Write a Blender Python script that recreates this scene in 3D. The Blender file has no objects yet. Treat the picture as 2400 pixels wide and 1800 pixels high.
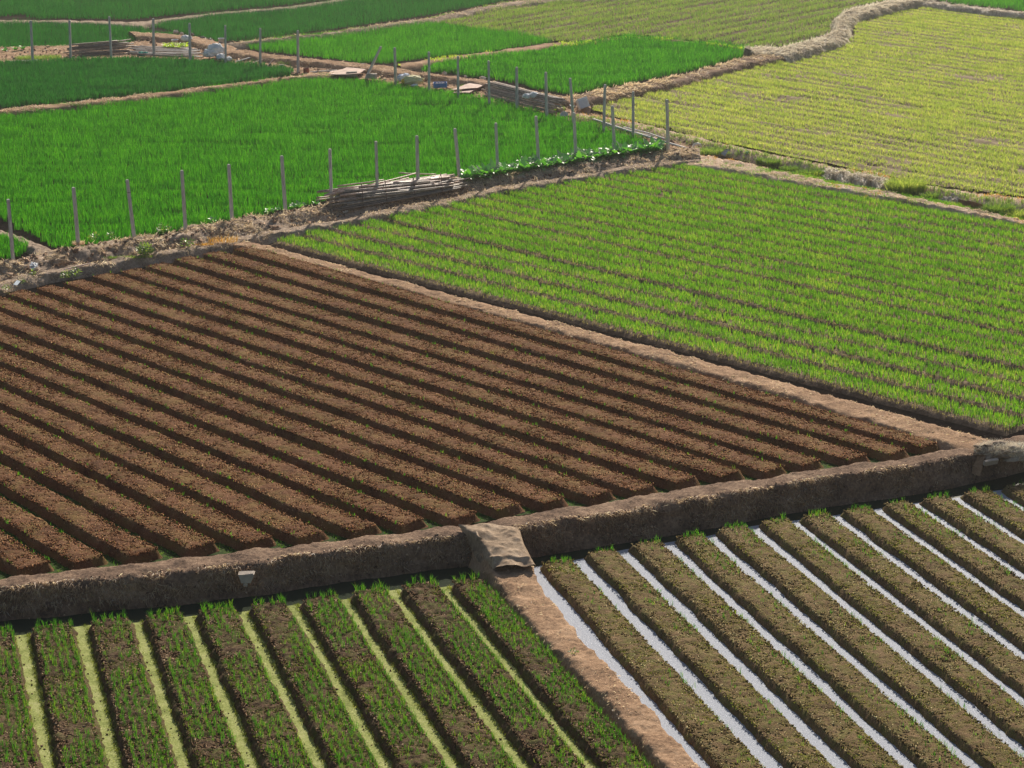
import bpy, bmesh, math, random
import numpy as np
from mathutils import Vector, Matrix
R = math.radians
random.seed(7); rng = np.random.default_rng(11)
sc = bpy.context.scene
col = sc.collection

# ------------------------------------------------------------------ camera model
F = 5500.0; PITCH = math.atan(1650.0/F); ROLL = R(1.3); CAMZ = 20.0
r0 = np.array([1.0,0,0]); f0 = np.array([0, math.cos(PITCH), -math.sin(PITCH)]); u0 = np.cross(r0, f0)
CR = math.cos(ROLL)*r0 - math.sin(ROLL)*u0
CU = math.cos(ROLL)*u0 + math.sin(ROLL)*r0
CAM = np.array([0,0,CAMZ])
def G(px, py, z=0.0):
    d = f0 + (px-1200)/F*CR - (py-900)/F*CU
    t = (z-CAMZ)/d[2]
    return CAM + t*d
def PJ(p):
    v = np.asarray(p)-CAM; zc = v@f0
    return 1200+F*(v@CR)/zc, 900-F*(v@CU)/zc
def GL(pts, z=0.0): return np.array([G(p[0], p[1], p[2] if len(p) > 2 else z) for p in pts])
cam = bpy.data.cameras.new('camera'); co = bpy.data.objects.new('camera', cam); col.objects.link(co)
cam.sensor_width = 36; cam.lens = F/2400*36; cam.clip_end = 6000; cam.clip_start = 1
M = Matrix(((CR[0],CU[0],-f0[0],0),(CR[1],CU[1],-f0[1],0),(CR[2],CU[2],-f0[2],CAMZ),(0,0,0,1)))
co.matrix_world = M
sc.camera = co

# ------------------------------------------------------------------ light
SUN_AZ, SUN_EL = 14, 32
w = bpy.data.worlds.new('World'); sc.world = w; w.use_nodes = True
nt = w.node_tree; bg = nt.nodes['Background']
sky = nt.nodes.new('ShaderNodeTexSky'); sky.sky_type = 'NISHITA'; sky.sun_disc = False
sky.sun_elevation = R(SUN_EL); sky.sun_rotation = R(SUN_AZ); sky.air_density = 1.2; sky.dust_density = 2.5
nt.links.new(sky.outputs[0], bg.inputs[0]); bg.inputs[1].default_value = 0.066
sd = bpy.data.lights.new('sun', 'SUN'); sd.energy = 5.0; sd.angle = R(0.6); sd.color = (1.0, .90, .76)
so = bpy.data.objects.new('sun', sd); col.objects.link(so)
sv = Vector((math.sin(R(SUN_AZ))*math.cos(R(SUN_EL)), math.cos(R(SUN_AZ))*math.cos(R(SUN_EL)), math.sin(R(SUN_EL))))
so.rotation_euler = sv.to_track_quat('Z', 'Y').to_euler(); so.location = (30, 60, 40)
sc.view_settings.view_transform = 'Standard'; sc.view_settings.look = 'None'
sc.view_settings.exposure = 0.25; sc.view_settings.gamma = 1

# ------------------------------------------------------------------ tagging
def tag(o, label=None, cat=None, group=None, kind=None):
    if label: o['label'] = label
    if cat: o['category'] = cat
    if group: o['group'] = group
    if kind: o['kind'] = kind
    return o

# ------------------------------------------------------------------ noise
def _h(ix, iy, iz, s):
    n = (ix.astype(np.int64)*374761393 + iy.astype(np.int64)*668265263 + iz.astype(np.int64)*2147483647 + s*1274126177) & 0xffffffff
    n = ((n ^ (n >> 13))*1274126177) & 0xffffffff
    n = ((n ^ (n >> 16))*2246822519) & 0xffffffff
    return ((n ^ (n >> 15)) & 0xffff)/65535.0*2-1
def vn(x, y, s=0):
    ix = np.floor(x); iy = np.floor(y); fx = x-ix; fy = y-iy
    fx = fx*fx*(3-2*fx); fy = fy*fy*(3-2*fy); z = np.zeros_like(ix)
    a = _h(ix,iy,z,s); b = _h(ix+1,iy,z,s); c = _h(ix,iy+1,z,s); d = _h(ix+1,iy+1,z,s)
    return (a*(1-fx)+b*fx)*(1-fy) + (c*(1-fx)+d*fx)*fy
def fbm(x, y, f=1.0, o=4, s=0, g=.5):
    t = 0; a = 1.0
    for k in range(o):
        t = t + a*vn(x*f+17*k, y*f-9*k, s+k); f *= 2.03; a *= g
    return t

# ------------------------------------------------------------------ mesh helpers
def mesh_raw(name, V, Fc, mat, smooth=False, parent=None):
    """Fc: int array (n,k)"""
    me = bpy.data.meshes.new(name)
    V = np.asarray(V, dtype=np.float32); Fc = np.asarray(Fc, dtype=np.int32)
    n, k = Fc.shape
    me.vertices.add(len(V)); me.vertices.foreach_set('co', V.ravel())
    me.loops.add(n*k); me.loops.foreach_set('vertex_index', Fc.ravel())
    me.polygons.add(n); me.polygons.foreach_set('loop_start', np.arange(0, n*k, k, dtype=np.int32))
    me.polygons.foreach_set('loop_total', np.full(n, k, dtype=np.int32))
    if smooth: me.polygons.foreach_set('use_smooth', np.ones(n, dtype=bool))
    me.update(calc_edges=True)
    if mat: me.materials.append(mat)
    o = bpy.data.objects.new(name, me); col.objects.link(o)
    if parent: o.parent = parent
    return o
def grid_faces(n, m):
    a = np.arange(n*m).reshape(n, m)
    return np.stack([a[:-1,:-1], a[1:,:-1], a[1:,1:], a[:-1,1:]], -1).reshape(-1, 4)
def grid_obj(name, P, mat, smooth=True, parent=None):
    n, m = P.shape[:2]
    Fc = grid_faces(n, m)
    a, b, c = P[0,0], P[1,0], P[0,1]
    nz = np.cross(P[n//2+1 if n > 2 else 1, m//2]-P[n//2, m//2], P[n//2, m//2-1 if m > 2 else 0]-P[n//2, m//2])[2]
    o = mesh_raw(name, P.reshape(-1, 3), Fc, mat, smooth, parent)
    return o
def resample(L, n):
    L = np.asarray(L, float); d = np.r_[0, np.cumsum(np.linalg.norm(np.diff(L, axis=0), axis=1))]
    t = np.linspace(0, d[-1], n)
    return np.stack([np.interp(t, d, L[:,k]) for k in range(3)], -1)
def smooth1(A, ax, it=1):
    for _ in range(it):
        B = A.copy()
        sl = [slice(None)]*A.ndim
        def s(a, b): q = list(sl); q[ax] = slice(a, b); return tuple(q)
        B[s(1,-1)] = .25*A[s(0,-2)] + .5*A[s(1,-1)] + .25*A[s(2,None)]
        A = B
    return A
def perp(L):
    t = np.gradient(L, axis=0); t[:,2] = 0
    t /= np.linalg.norm(t, axis=1)[:,None]+1e-9
    return np.stack([-t[:,1], t[:,0], np.zeros(len(t))], -1)     # to the left of travel (= away from the camera when going right)

# ------------------------------------------------------------------ materials
def newmat(name):
    m = bpy.data.materials.new(name); m.use_nodes = True
    n = m.node_tree; n.nodes.clear(); out = n.nodes.new('ShaderNodeOutputMaterial')
    return m, n, out
def ramp(n, fac, stops):
    r = n.nodes.new('ShaderNodeValToRGB'); cr = r.color_ramp
    while len(cr.elements) > 1: cr.elements.remove(cr.elements[-1])
    cr.elements[0].position = stops[0][0]; cr.elements[0].color = (*stops[0][1], 1)
    for p, c in stops[1:]:
        e = cr.elements.new(p); e.color = (*c, 1)
    n.links.new(fac, r.inputs[0]); return r.outputs[0]
def noise(n, vec, scale, detail=4, rough=.6, dist=0):
    t = n.nodes.new('ShaderNodeTexNoise'); t.inputs['Scale'].default_value = scale
    t.inputs['Detail'].default_value = detail; t.inputs['Roughness'].default_value = rough
    t.inputs['Distortion'].default_value = dist
    n.links.new(vec, t.inputs['Vector']); return t.outputs['Fac']
def soil(name, dark, mid, light, scale=3.0, fine=22.0, bump=.6, bdist=.03, rough=.95, spec=.1, tint=None, tint_amt=.5, tint_scale=2.0, fleck=None):
    m, n, out = newmat(name)
    p = n.nodes.new('ShaderNodeBsdfPrincipled'); tc = n.nodes.new('ShaderNodeTexCoord')
    v = tc.outputs['Object']
    big = noise(n, v, scale, 3, .6); fn = noise(n, v, fine, 5, .7)
    mx = n.nodes.new('ShaderNodeMath'); mx.operation = 'MULTIPLY_ADD'; mx.inputs[1].default_value = .45
    ad = n.nodes.new('ShaderNodeMath'); ad.operation = 'MULTIPLY'; ad.inputs[1].default_value = .55
    n.links.new(fn, ad.inputs[0]); n.links.new(big, mx.inputs[0]); n.links.new(ad.outputs[0], mx.inputs[2])
    c = ramp(n, mx.outputs[0], [(.34, dark), (.5, mid), (.68, light)])
    if tint:
        tn = noise(n, v, tint_scale, 5, .75)
        rr = ramp(n, tn, [(.45, (0,0,0)), (.62, (tint_amt,)*3)])
        mm = n.nodes.new('ShaderNodeMix'); mm.data_type = 'RGBA'
        n.links.new(rr, mm.inputs[0]); n.links.new(c, mm.inputs[6]); mm.inputs[7].default_value = (*tint, 1); c = mm.outputs[2]
    if fleck:
        vo = n.nodes.new('ShaderNodeTexVoronoi'); vo.inputs['Scale'].default_value = 9; n.links.new(v, vo.inputs['Vector'])
        rr = ramp(n, vo.outputs['Distance'], [(.10, (1,1,1)), (.14, (0,0,0))])
        mm = n.nodes.new('ShaderNodeMix'); mm.data_type = 'RGBA'
        n.links.new(rr, mm.inputs[0]); n.links.new(c, mm.inputs[6]); mm.inputs[7].default_value = (*fleck, 1); c = mm.outputs[2]
    n.links.new(c, p.inputs['Base Color']); p.inputs['Roughness'].default_value = rough
    p.inputs['Specular IOR Level'].default_value = spec
    b = n.nodes.new('ShaderNodeBump'); b.inputs['Strength'].default_value = bump; b.inputs['Distance'].default_value = bdist
    bn = noise(n, v, fine*.8, 6, .75); n.links.new(bn, b.inputs['Height']); n.links.new(b.outputs[0], p.inputs['Normal'])
    n.links.new(p.outputs[0], out.inputs[0]); return m
def leaf(name, c1, c2, trans=.5, c3=None, gloss=.06, patch=.35, tboost=1.5, tblue=.5):
    m, n, out = newmat(name)
    g = n.nodes.new('ShaderNodeNewGeometry'); tc = n.nodes.new('ShaderNodeTexCoord')
    big = noise(n, tc.outputs['Object'], patch, 3, .6)
    mx = n.nodes.new('ShaderNodeMath'); mx.operation = 'MULTIPLY_ADD'; mx.inputs[1].default_value = .5
    ad = n.nodes.new('ShaderNodeMath'); ad.operation = 'MULTIPLY'; ad.inputs[1].default_value = .5
    n.links.new(big, ad.inputs[0]); n.links.new(g.outputs['Random Per Island'], mx.inputs[0]); n.links.new(ad.outputs[0], mx.inputs[2])
    st = [(.2, c1), (.62, c2)]
    if c3: st.append((.74, c3))
    c = ramp(n, mx.outputs[0], st)
    d = n.nodes.new('ShaderNodeBsdfDiffuse'); t = n.nodes.new('ShaderNodeBsdfTranslucent')
    n.links.new(c, d.inputs[0])
    mul = n.nodes.new('ShaderNodeMix'); mul.data_type = 'RGBA'; mul.blend_type = 'MULTIPLY'; mul.inputs[0].default_value = 1
    n.links.new(c, mul.inputs[6]); mul.inputs[7].default_value = (tboost, tboost*1.05, tboost*tblue, 1); n.links.new(mul.outputs[2], t.inputs[0])
    ms = n.nodes.new('ShaderNodeMixShader'); ms.inputs[0].default_value = trans
    n.links.new(d.outputs[0], ms.inputs[1]); n.links.new(t.outputs[0], ms.inputs[2])
    gl = n.nodes.new('ShaderNodeBsdfGlossy'); gl.inputs['Roughness'].default_value = .45; gl.inputs[0].default_value = (1,1,1,1)
    m2 = n.nodes.new('ShaderNodeMixShader'); m2.inputs[0].default_value = gloss
    n.links.new(ms.outputs[0], m2.inputs[1]); n.links.new(gl.outputs[0], m2.inputs[2])
    n.links.new(m2.outputs[0], out.inputs[0]); return m
def plain(name, a, b=None, scale=6, rough=.8, bump=.15, spec=.3, metal=0, stretch=None):
    b = b or tuple(x*.75 for x in a)
    m, n, out = newmat(name)
    p = n.nodes.new('ShaderNodeBsdfPrincipled'); tc = n.nodes.new('ShaderNodeTexCoord'); v = tc.outputs['Object']
    if stretch:
        mp = n.nodes.new('ShaderNodeMapping'); mp.inputs['Scale'].default_value = stretch; n.links.new(v, mp.inputs[0]); v = mp.outputs[0]
    f = noise(n, v, scale, 5, .65); c = ramp(n, f, [(.35, b), (.62, a)])
    n.links.new(c, p.inputs['Base Color']); p.inputs['Roughness'].default_value = rough; p.inputs['Specular IOR Level'].default_value = spec
    p.inputs['Metallic'].default_value = metal
    bp = n.nodes.new('ShaderNodeBump'); bp.inputs['Strength'].default_value = bump; bp.inputs['Distance'].default_value = .01
    n.links.new(noise(n, v, scale*5, 4), bp.inputs['Height']); n.links.new(bp.outputs[0], p.inputs['Normal'])
    n.links.new(p.outputs[0], out.inputs[0]); return m
def water_mat(name, base, rough=.22, bump=.35, scale=9, spec=.35):
    m, n, out = newmat(name)
    p = n.nodes.new('ShaderNodeBsdfPrincipled'); tc = n.nodes.new('ShaderNodeTexCoord'); v = tc.outputs['Object']
    p.inputs['Base Color'].default_value = (*base, 1); p.inputs['Roughness'].default_value = rough
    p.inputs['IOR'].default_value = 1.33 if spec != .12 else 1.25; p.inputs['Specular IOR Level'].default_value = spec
    bp = n.nodes.new('ShaderNodeBump'); bp.inputs['Strength'].default_value = bump; bp.inputs['Distance'].default_value = .03
    n.links.new(noise(n, v, scale, 6, .7, .4), bp.inputs['Height']); n.links.new(bp.outputs[0], p.inputs['Normal'])
    n.links.new(p.outputs[0], out.inputs[0]); return m

MAT = dict(
 ground = soil('ground_soil', (.045,.032,.022), (.09,.062,.042), (.15,.105,.07), 1.5, 12),
 brown  = soil('bed_soil_brown', (.065,.030,.017), (.18,.086,.044), (.29,.155,.085), 1.2, 20, 1.0, .05, tint=(.20,.15,.045), tint_amt=.5, tint_scale=1.3, fleck=(.48,.32,.17)),
 wet    = soil('bed_soil_dark', (.055,.034,.022), (.14,.088,.055), (.23,.155,.10), 2.0, 16, 1.0, .06, tint=(.11,.14,.03), tint_amt=.6, tint_scale=3.0),
 olive  = soil('bed_soil_olive', (.075,.048,.026), (.19,.125,.065), (.29,.20,.11), 2.0, 18, .9, .05, tint=(.15,.17,.04), tint_amt=.55, tint_scale=3.5),
 crust  = soil('crop_bed_soil', (.08,.055,.035), (.20,.145,.095), (.36,.27,.18), 2.0, 14, .9, .05),
 tanf   = soil('pale_field_soil', (.13,.10,.06), (.27,.21,.13), (.42,.33,.22), 2.0, 14, .8, .05),
 palet  = soil('sunlit_pale_path_earth', (.30,.20,.14), (.56,.41,.30), (.74,.58,.45), 1.3, 14, .8, .04),  # lighter copy of the path earth, sun and haze brightness put into the colour
 tan    = soil('path_earth', (.16,.095,.06), (.37,.235,.145), (.54,.37,.245), 1.3, 14, .8, .04),
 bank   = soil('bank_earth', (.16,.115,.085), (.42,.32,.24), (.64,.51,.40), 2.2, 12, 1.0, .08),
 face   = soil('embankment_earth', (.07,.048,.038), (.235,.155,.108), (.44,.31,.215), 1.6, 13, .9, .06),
 pale   = soil('pale_straw_bank', (.28,.23,.18), (.54,.46,.37), (.78,.70,.60), 1.8, 10, 1.0, .10),
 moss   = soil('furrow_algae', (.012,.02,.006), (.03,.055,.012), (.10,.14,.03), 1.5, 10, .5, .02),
 weed   = soil('duckweed_cover', (.13,.17,.04), (.33,.37,.12), (.50,.50,.24), 2.6, 20, .8, .03, fleck=(.05,.06,.02)),
 water  = water_mat('ditch_water', (.035,.045,.03), .2, .12, 6, .15),
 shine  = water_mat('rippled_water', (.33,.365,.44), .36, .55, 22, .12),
 straw  = leaf('dry_straw', (.36,.26,.18), (.70,.54,.39), .45, (.85,.73,.58), .04, 1.0, 1.4, .9),
 straw2 = leaf('pale_straw', (.48,.40,.32), (.82,.74,.62), .3, (.9,.85,.76), .05, 1.0, 1.3, 1.0),
 orange = leaf('dry_grass_orange', (.45,.22,.05), (.75,.42,.10), .4, None, .04, 1.0, 1.2),
 rice   = leaf('bright_green_blades', (.010,.085,.006), (.058,.26,.008), .5, (.11,.34,.02), .04, .9, 1.7),
 rice2  = leaf('deep_green_blades', (.008,.07,.016), (.022,.15,.024), .5, (.04,.19,.03), .05, .5, 1.5),
 strip  = leaf('light_green_blades', (.045,.145,.010), (.165,.37,.020), .5, (.34,.40,.09), .05, .6, 1.6),
 dryb   = leaf('withered_blades', (.22,.20,.07), (.45,.38,.17), .4, None, .05, .6, 1.3),
 yell   = leaf('yellow_green_blades', (.17,.26,.04), (.37,.44,.085), .5, (.56,.52,.18), .05, .6, 1.6, .7),
 oliv   = leaf('olive_blades', (.12,.20,.05), (.24,.36,.09), .5, (.34,.36,.15), .05, .6, 1.4),
 sprout = leaf('young_onion_blades', (.03,.12,.012), (.09,.29,.02), .5, (.26,.36,.04), .05, .8, 1.4),
 lowg   = leaf('low_green_cover', (.035,.07,.012), (.13,.20,.03), .45, (.30,.34,.06), .03, .8, 1.3),
 tiny   = leaf('tiny_sprouts', (.09,.13,.02), (.24,.27,.05), .45, (.42,.40,.09), .04, .8, 1.3),
 cabb   = leaf('vegetable_leaf', (.04,.17,.03), (.12,.36,.045), .45, (.30,.48,.06), .12, 1.0, 1.6),
 lett   = leaf('lettuce_leaf', (.35,.50,.04), (.60,.75,.08), .45, None, .1, 1.0, 1.3),
 shrub  = leaf('shrub_leaf', (.06,.14,.02), (.20,.33,.05), .45, (.45,.50,.10), .1, 1.0, 1.5),
 conc   = plain('grey_concrete', (.70,.69,.65), (.40,.39,.37), 5, .85, .4, stretch=(6,6,1.6)),
 bamb   = plain('weathered_bamboo', (.42,.335,.27), (.19,.145,.115), 5, .55, .3, .5, 0),
 bamb2  = plain('pale_peeled_pole', (.62,.46,.38), (.38,.25,.20), 5, .45, .3, .6, 0),
 bamb3  = plain('dark_wet_pole', (.19,.155,.13), (.10,.08,.07), 5, .5, .3, .5, 0),
 pvc    = plain('dusty_white_plastic', (.72,.70,.66), (.55,.52,.48), 4, .4, .05, .5),
 foam   = plain('white_foam', (.80,.81,.83), (.66,.67,.70), 6, .7, .05),
 bluep  = plain('blue_plastic', (.04,.20,.55), (.02,.13,.40), 5, .4, .1, .5),
 sackw  = plain('woven_white_sack', (.86,.87,.88), (.62,.66,.70), 5, .7, .3),
 sacky  = plain('woven_yellow_sack', (.75,.70,.42), (.62,.55,.25), 5, .7, .3),
 sackb  = plain('woven_blue_sack', (.30,.42,.62), (.62,.66,.72), 4, .7, .3),
 yel    = plain('yellow_plastic', (.85,.55,.03), (.7,.42,.02), 5, .5, .1),
 green  = plain('green_net', (.06,.42,.32), (.03,.25,.2), 9, .7, .3),
 board  = plain('pink_grey_plywood', (.60,.44,.36), (.42,.29,.24), 3, .75, .2),
 brick  = plain('grey_brick', (.46,.40,.34), (.34,.29,.25), 8, .9, .3),
 clay   = plain('clay_red', (.38,.13,.08), (.25,.09,.06), 6, .7, .2),
 rust   = plain('rusty_board', (.30,.16,.11), (.17,.09,.06), 4, .8, .3),
 stone  = plain('pale_stone', (.62,.56,.48), (.38,.33,.28), 7, .9, .5),
 crumbk = leaf('bank_clods', (.09,.06,.045), (.34,.23,.16), .0, (.58,.43,.31), .0, .6, 1.0),
 crumbb = leaf('brown_crumbs', (.04,.017,.009), (.26,.125,.065), .0, (.42,.26,.14), .0, .6, 1.0),
 crumbw = leaf('dark_crumbs', (.03,.018,.012), (.20,.13,.08), .0, (.34,.25,.17), .0, .6, 1.0),
 crumbo = leaf('olive_crumbs', (.05,.035,.018), (.28,.21,.10), .0, (.42,.36,.20), .0, .6, 1.0),
 cloth  = soil('muddy_cloth', (.15,.105,.075), (.36,.265,.185), (.55,.43,.32), 1.6, 9, .7, .03),
 film   = plain('grey_blue_film', (.42,.50,.58), (.25,.31,.38), 5, .35, .2, .6),
 rope   = plain('dark_rope', (.10,.045,.04), (.06,.03,.025), 9, .9, .2),
)

# ------------------------------------------------------------------ ground sheet
ZL = -0.50
emb_back = [(-900,1450),(-400,1396),(0,1351),(127,1338),(401,1307),(800,1260),(1125,1222),(1321,1189),(1600,1144),(1853,1107),(2048,1080),(2215,1053),(2300,1036),(2400,1020),(2800,960),(3300,890)]
emb_front = [(-900,1470),(-400,1420),(0,1379),(217,1358),(398,1343),(579,1321),(800,1290),(1017,1261),(1219,1236),(1415,1207),(1600,1179),(1745,1152),(1925,1120),(2142,1091),(2251,1070),(2400,1040),(2800,985),(3300,915)]
def ground():
    L = GL([(p[0], (p[1]+q)/2.0) for p, q in zip(emb_back, np.interp([p[0] for p in emb_back], [a[0] for a in emb_front], [a[1] for a in emb_front]))], 0.0)
    L = resample(L, 60)
    d0 = L[1]-L[0]; d1 = L[-1]-L[-2]; d0 /= np.linalg.norm(d0); d1 /= np.linalg.norm(d1)
    L = np.vstack([L[0]-d0*3000, L[0]-d0*300, L, L[-1]+d1*300, L[-1]+d1*3000])
    rows = []
    far = L.copy(); far[:,1] += 4000; mid = L.copy(); mid[:,1] += 300
    a = L.copy(); a[:,1] += .05; b = L.copy(); b[:,1] -= .05; b[:,2] = ZL-.02; a[:,2] = mid[:,2] = far[:,2] = -.02
    c = b.copy(); c[:,1] -= 400; c[:,2] = ZL-.02
    P = np.stack([far, mid, a, b, c], 1)
    P[:, :, 2] = np.array([-.02,-.02,-.02,ZL-.02,ZL-.02])[None,:]
    tag(grid_obj('ground', P[:, ::-1], MAT['ground'], False), kind='structure')
ground()

# ------------------------------------------------------------------ banks and paths
SAMPLES = {}
def bank(name, back, front, zb, zf, zbb, zbf, sb, sf, mat, amp=.05, freq=2.2, res=.08, key=None, mb=3, kind='structure', rough=.5, label=None):
    B = GL(back, zb); Fr = GL(front, zf)
    n = int(max(np.linalg.norm(np.diff(B, axis=0), axis=1).sum(), 1)/res)+2
    n = min(n, 900)
    B = resample(B, n); Fr = resample(Fr, n)
    B = smooth1(B, 0, 6); Fr = smooth1(Fr, 0, 6)
    out = B-Fr; out[:,2] = 0; wid = np.linalg.norm(out, axis=1).mean(); out /= np.linalg.norm(out, axis=1)[:,None]+1e-9
    pp = perp(B); s = np.sign((pp*out).sum(1)); pp = pp*s[:,None]
    o2 = smooth1(.5*out+.5*pp, 0, 3); o2 /= np.linalg.norm(o2, axis=1)[:,None]
    zr = lambda z: (G(0,0,0)*0)[0]+z
    bb = B + o2*sb; bb[:,2] = zbb
    ff = Fr - o2*sf; ff[:,2] = zbf
    bx = bb + o2*.15; bx[:,2] = zbb-.25; fx = ff-o2*.15; fx[:,2] = zbf-.25
    segs = [bx, bb, B, Fr, ff, fx]
    cnt = [1, max(2, int(math.hypot(sb, zb-zbb)/res)), max(2, int(wid/res)), max(2, int(math.hypot(sf, zf-zbf)/res)), 1]
    rows = []
    for k in range(5):
        for j in range(cnt[k]):
            t = j/cnt[k]; rows.append(segs[k]*(1-t)+segs[k+1]*t)
    rows.append(segs[5])
    P = np.stack(rows, 1)
    P = smooth1(P, 1, mb)
    x, y = P[...,0], P[...,1]
    msk = np.ones(P.shape[1]); msk[0] = msk[-1] = 0
    dz = fbm(x+P[...,2]*1.3, y+P[...,2]*1.7, freq, 5, 3, .62)*amp*.75 + fbm(x, y, 7, 3, 13, .7)*.018
    dl = fbm(x*1.0+31, y+P[...,2]*2.1+11, freq*.8, 5, 9, .6)*amp*.9
    P[...,2] += dz*msk*rough*1.6
    P -= o2[:,None,:]*(dl*msk)[...,None]
    o = grid_obj(name, P[:, ::-1], mat)
    tag(o, label=label, kind=kind)
    if key: SAMPLES[key] = (P, o2)
    return P

# lower embankment
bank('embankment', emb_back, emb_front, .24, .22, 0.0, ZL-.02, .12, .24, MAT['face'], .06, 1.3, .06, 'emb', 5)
# divider between the brown field and the striped field
bank('earth_ridge', [(552,557),(626,574),(800,621),(1600,830),(1962,928),(2215,1000),(2345,1036)],
     [(520,568),(615,588),(800,637),(1600,855),(1962,960),(2106,1005),(2244,1046),(2310,1070)], .24,.22, 0,0,.12,.14, MAT['tan'], .05, 2.2, .07, 'div', 2)
# near ridge of the upper dike
rid = [(-500,760),(-200,706),(0,664),(27,655),(54,649),(108,635),(181,624),(253,613),(307,602),(400,588),(469,577),(505,570),(563,557),(635,542),(718,529),(800,517),(903,496),(1005,476),(1150,445),(1245,429),(1430,398),(1549,381),(1640,371)]
bank('earth_ridge', [(a,b-4) for a,b in rid], [(a,b+5) for a,b in rid], .33,.31,.12,0,.14,.22, MAT['bank'], .07, 2.0, .07, 'ridge', 2)
bk = [(-500,700),(-200,650),(0,612),(54,604),(116,588),(181,577),(253,563),(315,557),(400,543),(516,525),(545,518),(599,507),(668,496),(762,481),(860,462),(960,440),(1080,416),(1167,404),(1262,392),(1348,379),(1440,365),(1560,350),(1640,345)]
bank('earth_bank', bk, [(a,b+13) for a,b in bk], .55,.50,0,.14,.25,.75, MAT['bank'], .13, 1.3, .08, 'bank', 1)
# path between the two big green fields
bank('path', [(-300,286),(0,255),(99,244),(181,237),(400,212),(557,193),(684,176),(800,166)], [(-300,294),(0,263),(181,244),(400,220),(557,199),(702,180),(810,176)], .34,.30,0,0,.12,.2, MAT['tan'], .05, 2.0, .1, 'p5')
# top left dike
bank('earth_ridge', [(-300,56),(0,46),(108,46),(235,48),(316,50),(400,41),(506,29),(687,13),(780,-1),(900,-22)], [(-300,63),(0,52),(108,51),(235,55),(330,60),(400,46),(506,33),(687,18),(780,4),(900,-16)], .22,.2,0,0,.1,.15, MAT['bank'], .05, 1.6, .14, 'p6')
# ridge right of it, climbing to the top centre
bank('earth_ridge', [(500,102),(535,101),(611,92),(740,79),(800,70),(1003,41),(1180,5),(1262,-6),(1500,-16),(2000,-30)], [(510,106),(540,104),(611,95),(740,83),(800,74),(1003,47),(1180,12),(1262,1),(1500,-9),(2000,-22)], .30,.26,0,0,.15,.3, MAT['bank'], .06, 1.6, .14, 'p7')
bank('earth_ridge', [(930,150),(1000,138),(1115,124),(1212,111),(1288,98),(1350,100),(1415,90),(1476,84),(1600,94),(1716,108),(1800,120)], [(940,158),(1001,146),(1115,133),(1212,120),(1300,107),(1343,107),(1415,97),(1476,89),(1600,98),(1716,112),(1800,126)], .22,.2,0,0,.15,.2, MAT['tan'], .05, 1.8, .12, 'p8')
# sandy path with the junk yard below it
pback = [(300,72),(416,80),(470,85),(525,100),(560,114),(640,127),(740,137),(863,150),(908,152),(968,166),(1050,176),(1140,188),(1205,202),(1276,217),(1335,226),(1385,250)]
pfront = [(320,84),(430,90),(475,104),(500,115),(540,123),(611,133),(740,146),(863,161),(926,170),(1007,178),(1100,190),(1160,202),(1230,216),(1300,232),(1345,240),(1385,256)]
bank('path', pback, pfront, .44,.40,0,.08,.2,.25, MAT['tan'], .05, 2.0, .1, 'p9')
yb = [(-300,122),(0,110),(163,106),(300,98),(400,88),(450,94),(540,132),(611,142),(740,156),(863,170),(926,178),(1007,186),(1100,198),(1230,224),(1300,240),(1400,268),(1500,292),(1620,328),(1660,345)]
yf = [(-300,168),(0,150),(163,141),(325,136),(506,143),(600,154),(687,172),(800,182),(1003,210),(1075,222),(1212,250),(1285,268),(1364,289),(1480,318),(1560,340),(1620,356),(1650,362)]
bank('path', yb, yf, .16,.10,0,0,.2,.12, MAT['tan'], .07, 1.6, .1, 'yard', 1)
# bank between green field and yellow field
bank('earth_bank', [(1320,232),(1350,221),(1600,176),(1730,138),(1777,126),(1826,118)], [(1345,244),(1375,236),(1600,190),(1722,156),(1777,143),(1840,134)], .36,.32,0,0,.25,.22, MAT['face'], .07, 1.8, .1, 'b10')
bank('earth_bank', [(1745,112),(1790,112),(1836,113),(1890,99),(1953,79),(1963,68),(1959,47),(1978,30),(2016,16),(2095,4),(2140,-4),(2175,-10)],
     [(1770,126),(1800,126),(1850,130),(1915,111),(1975,92),(1986,78),(1982,56),(2008,36),(2076,20),(2125,8),(2160,2),(2190,-2)], .46,.42,0,0,.3,.25, MAT['pale'], .08, 1.8, .1, 'b11')
bank('earth_ridge', [(2100,-2),(2175,0),(2238,10),(2320,18),(2400,27),(2700,60)], [(2110,6),(2175,6),(2238,15),(2320,24),(2400,32),(2700,66)], .36,.34,0,0,.2,.2, MAT['pale'], .05, 1.6, .12, 'b12')
# paths either side of the weedy ditch
bank('path', [(1360,262),(1379,268),(1495,288),(1531,295),(1621,317),(1700,337),(1811,361),(1921,383),(2050,408),(2163,431),(2335,457),(2371,461),(2400,463),(2800,530)],
     [(1350,272),(1390,280),(1458,292),(1540,308),(1621,329),(1712,348),(1779,363),(1874,382),(1945,398),(2050,416),(2076,421),(2208,447),(2298,467),(2400,478),(2800,546)], .30,.28,0,0,.12,.45, MAT['palet'], .06, 1.8, .09, 'd6a')
bank('path', [(1560,352),(1627,358),(1700,371),(1842,402),(1937,424),(2050,443),(2181,470),(2307,496),(2400,516),(2800,600)],
     [(1545,378),(1609,384),(1700,393),(1811,414),(1937,436),(2050,456),(2127,468),(2300,504),(2400,526),(2800,612)], .28,.26,0,0,.2,.16, MAT['palet'], .06, 1.8, .08, 'd6b')
# little bank at the left frame edge
bank('earth_ridge', [(-200,500),(0,538),(60,556),(100,574),(130,592)], [(-200,512),(0,548),(50,566),(82,584),(100,604)], .20,.2,0,0,.15,.2, MAT['bank'], .06, 2.0, .07, 'lb')
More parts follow.
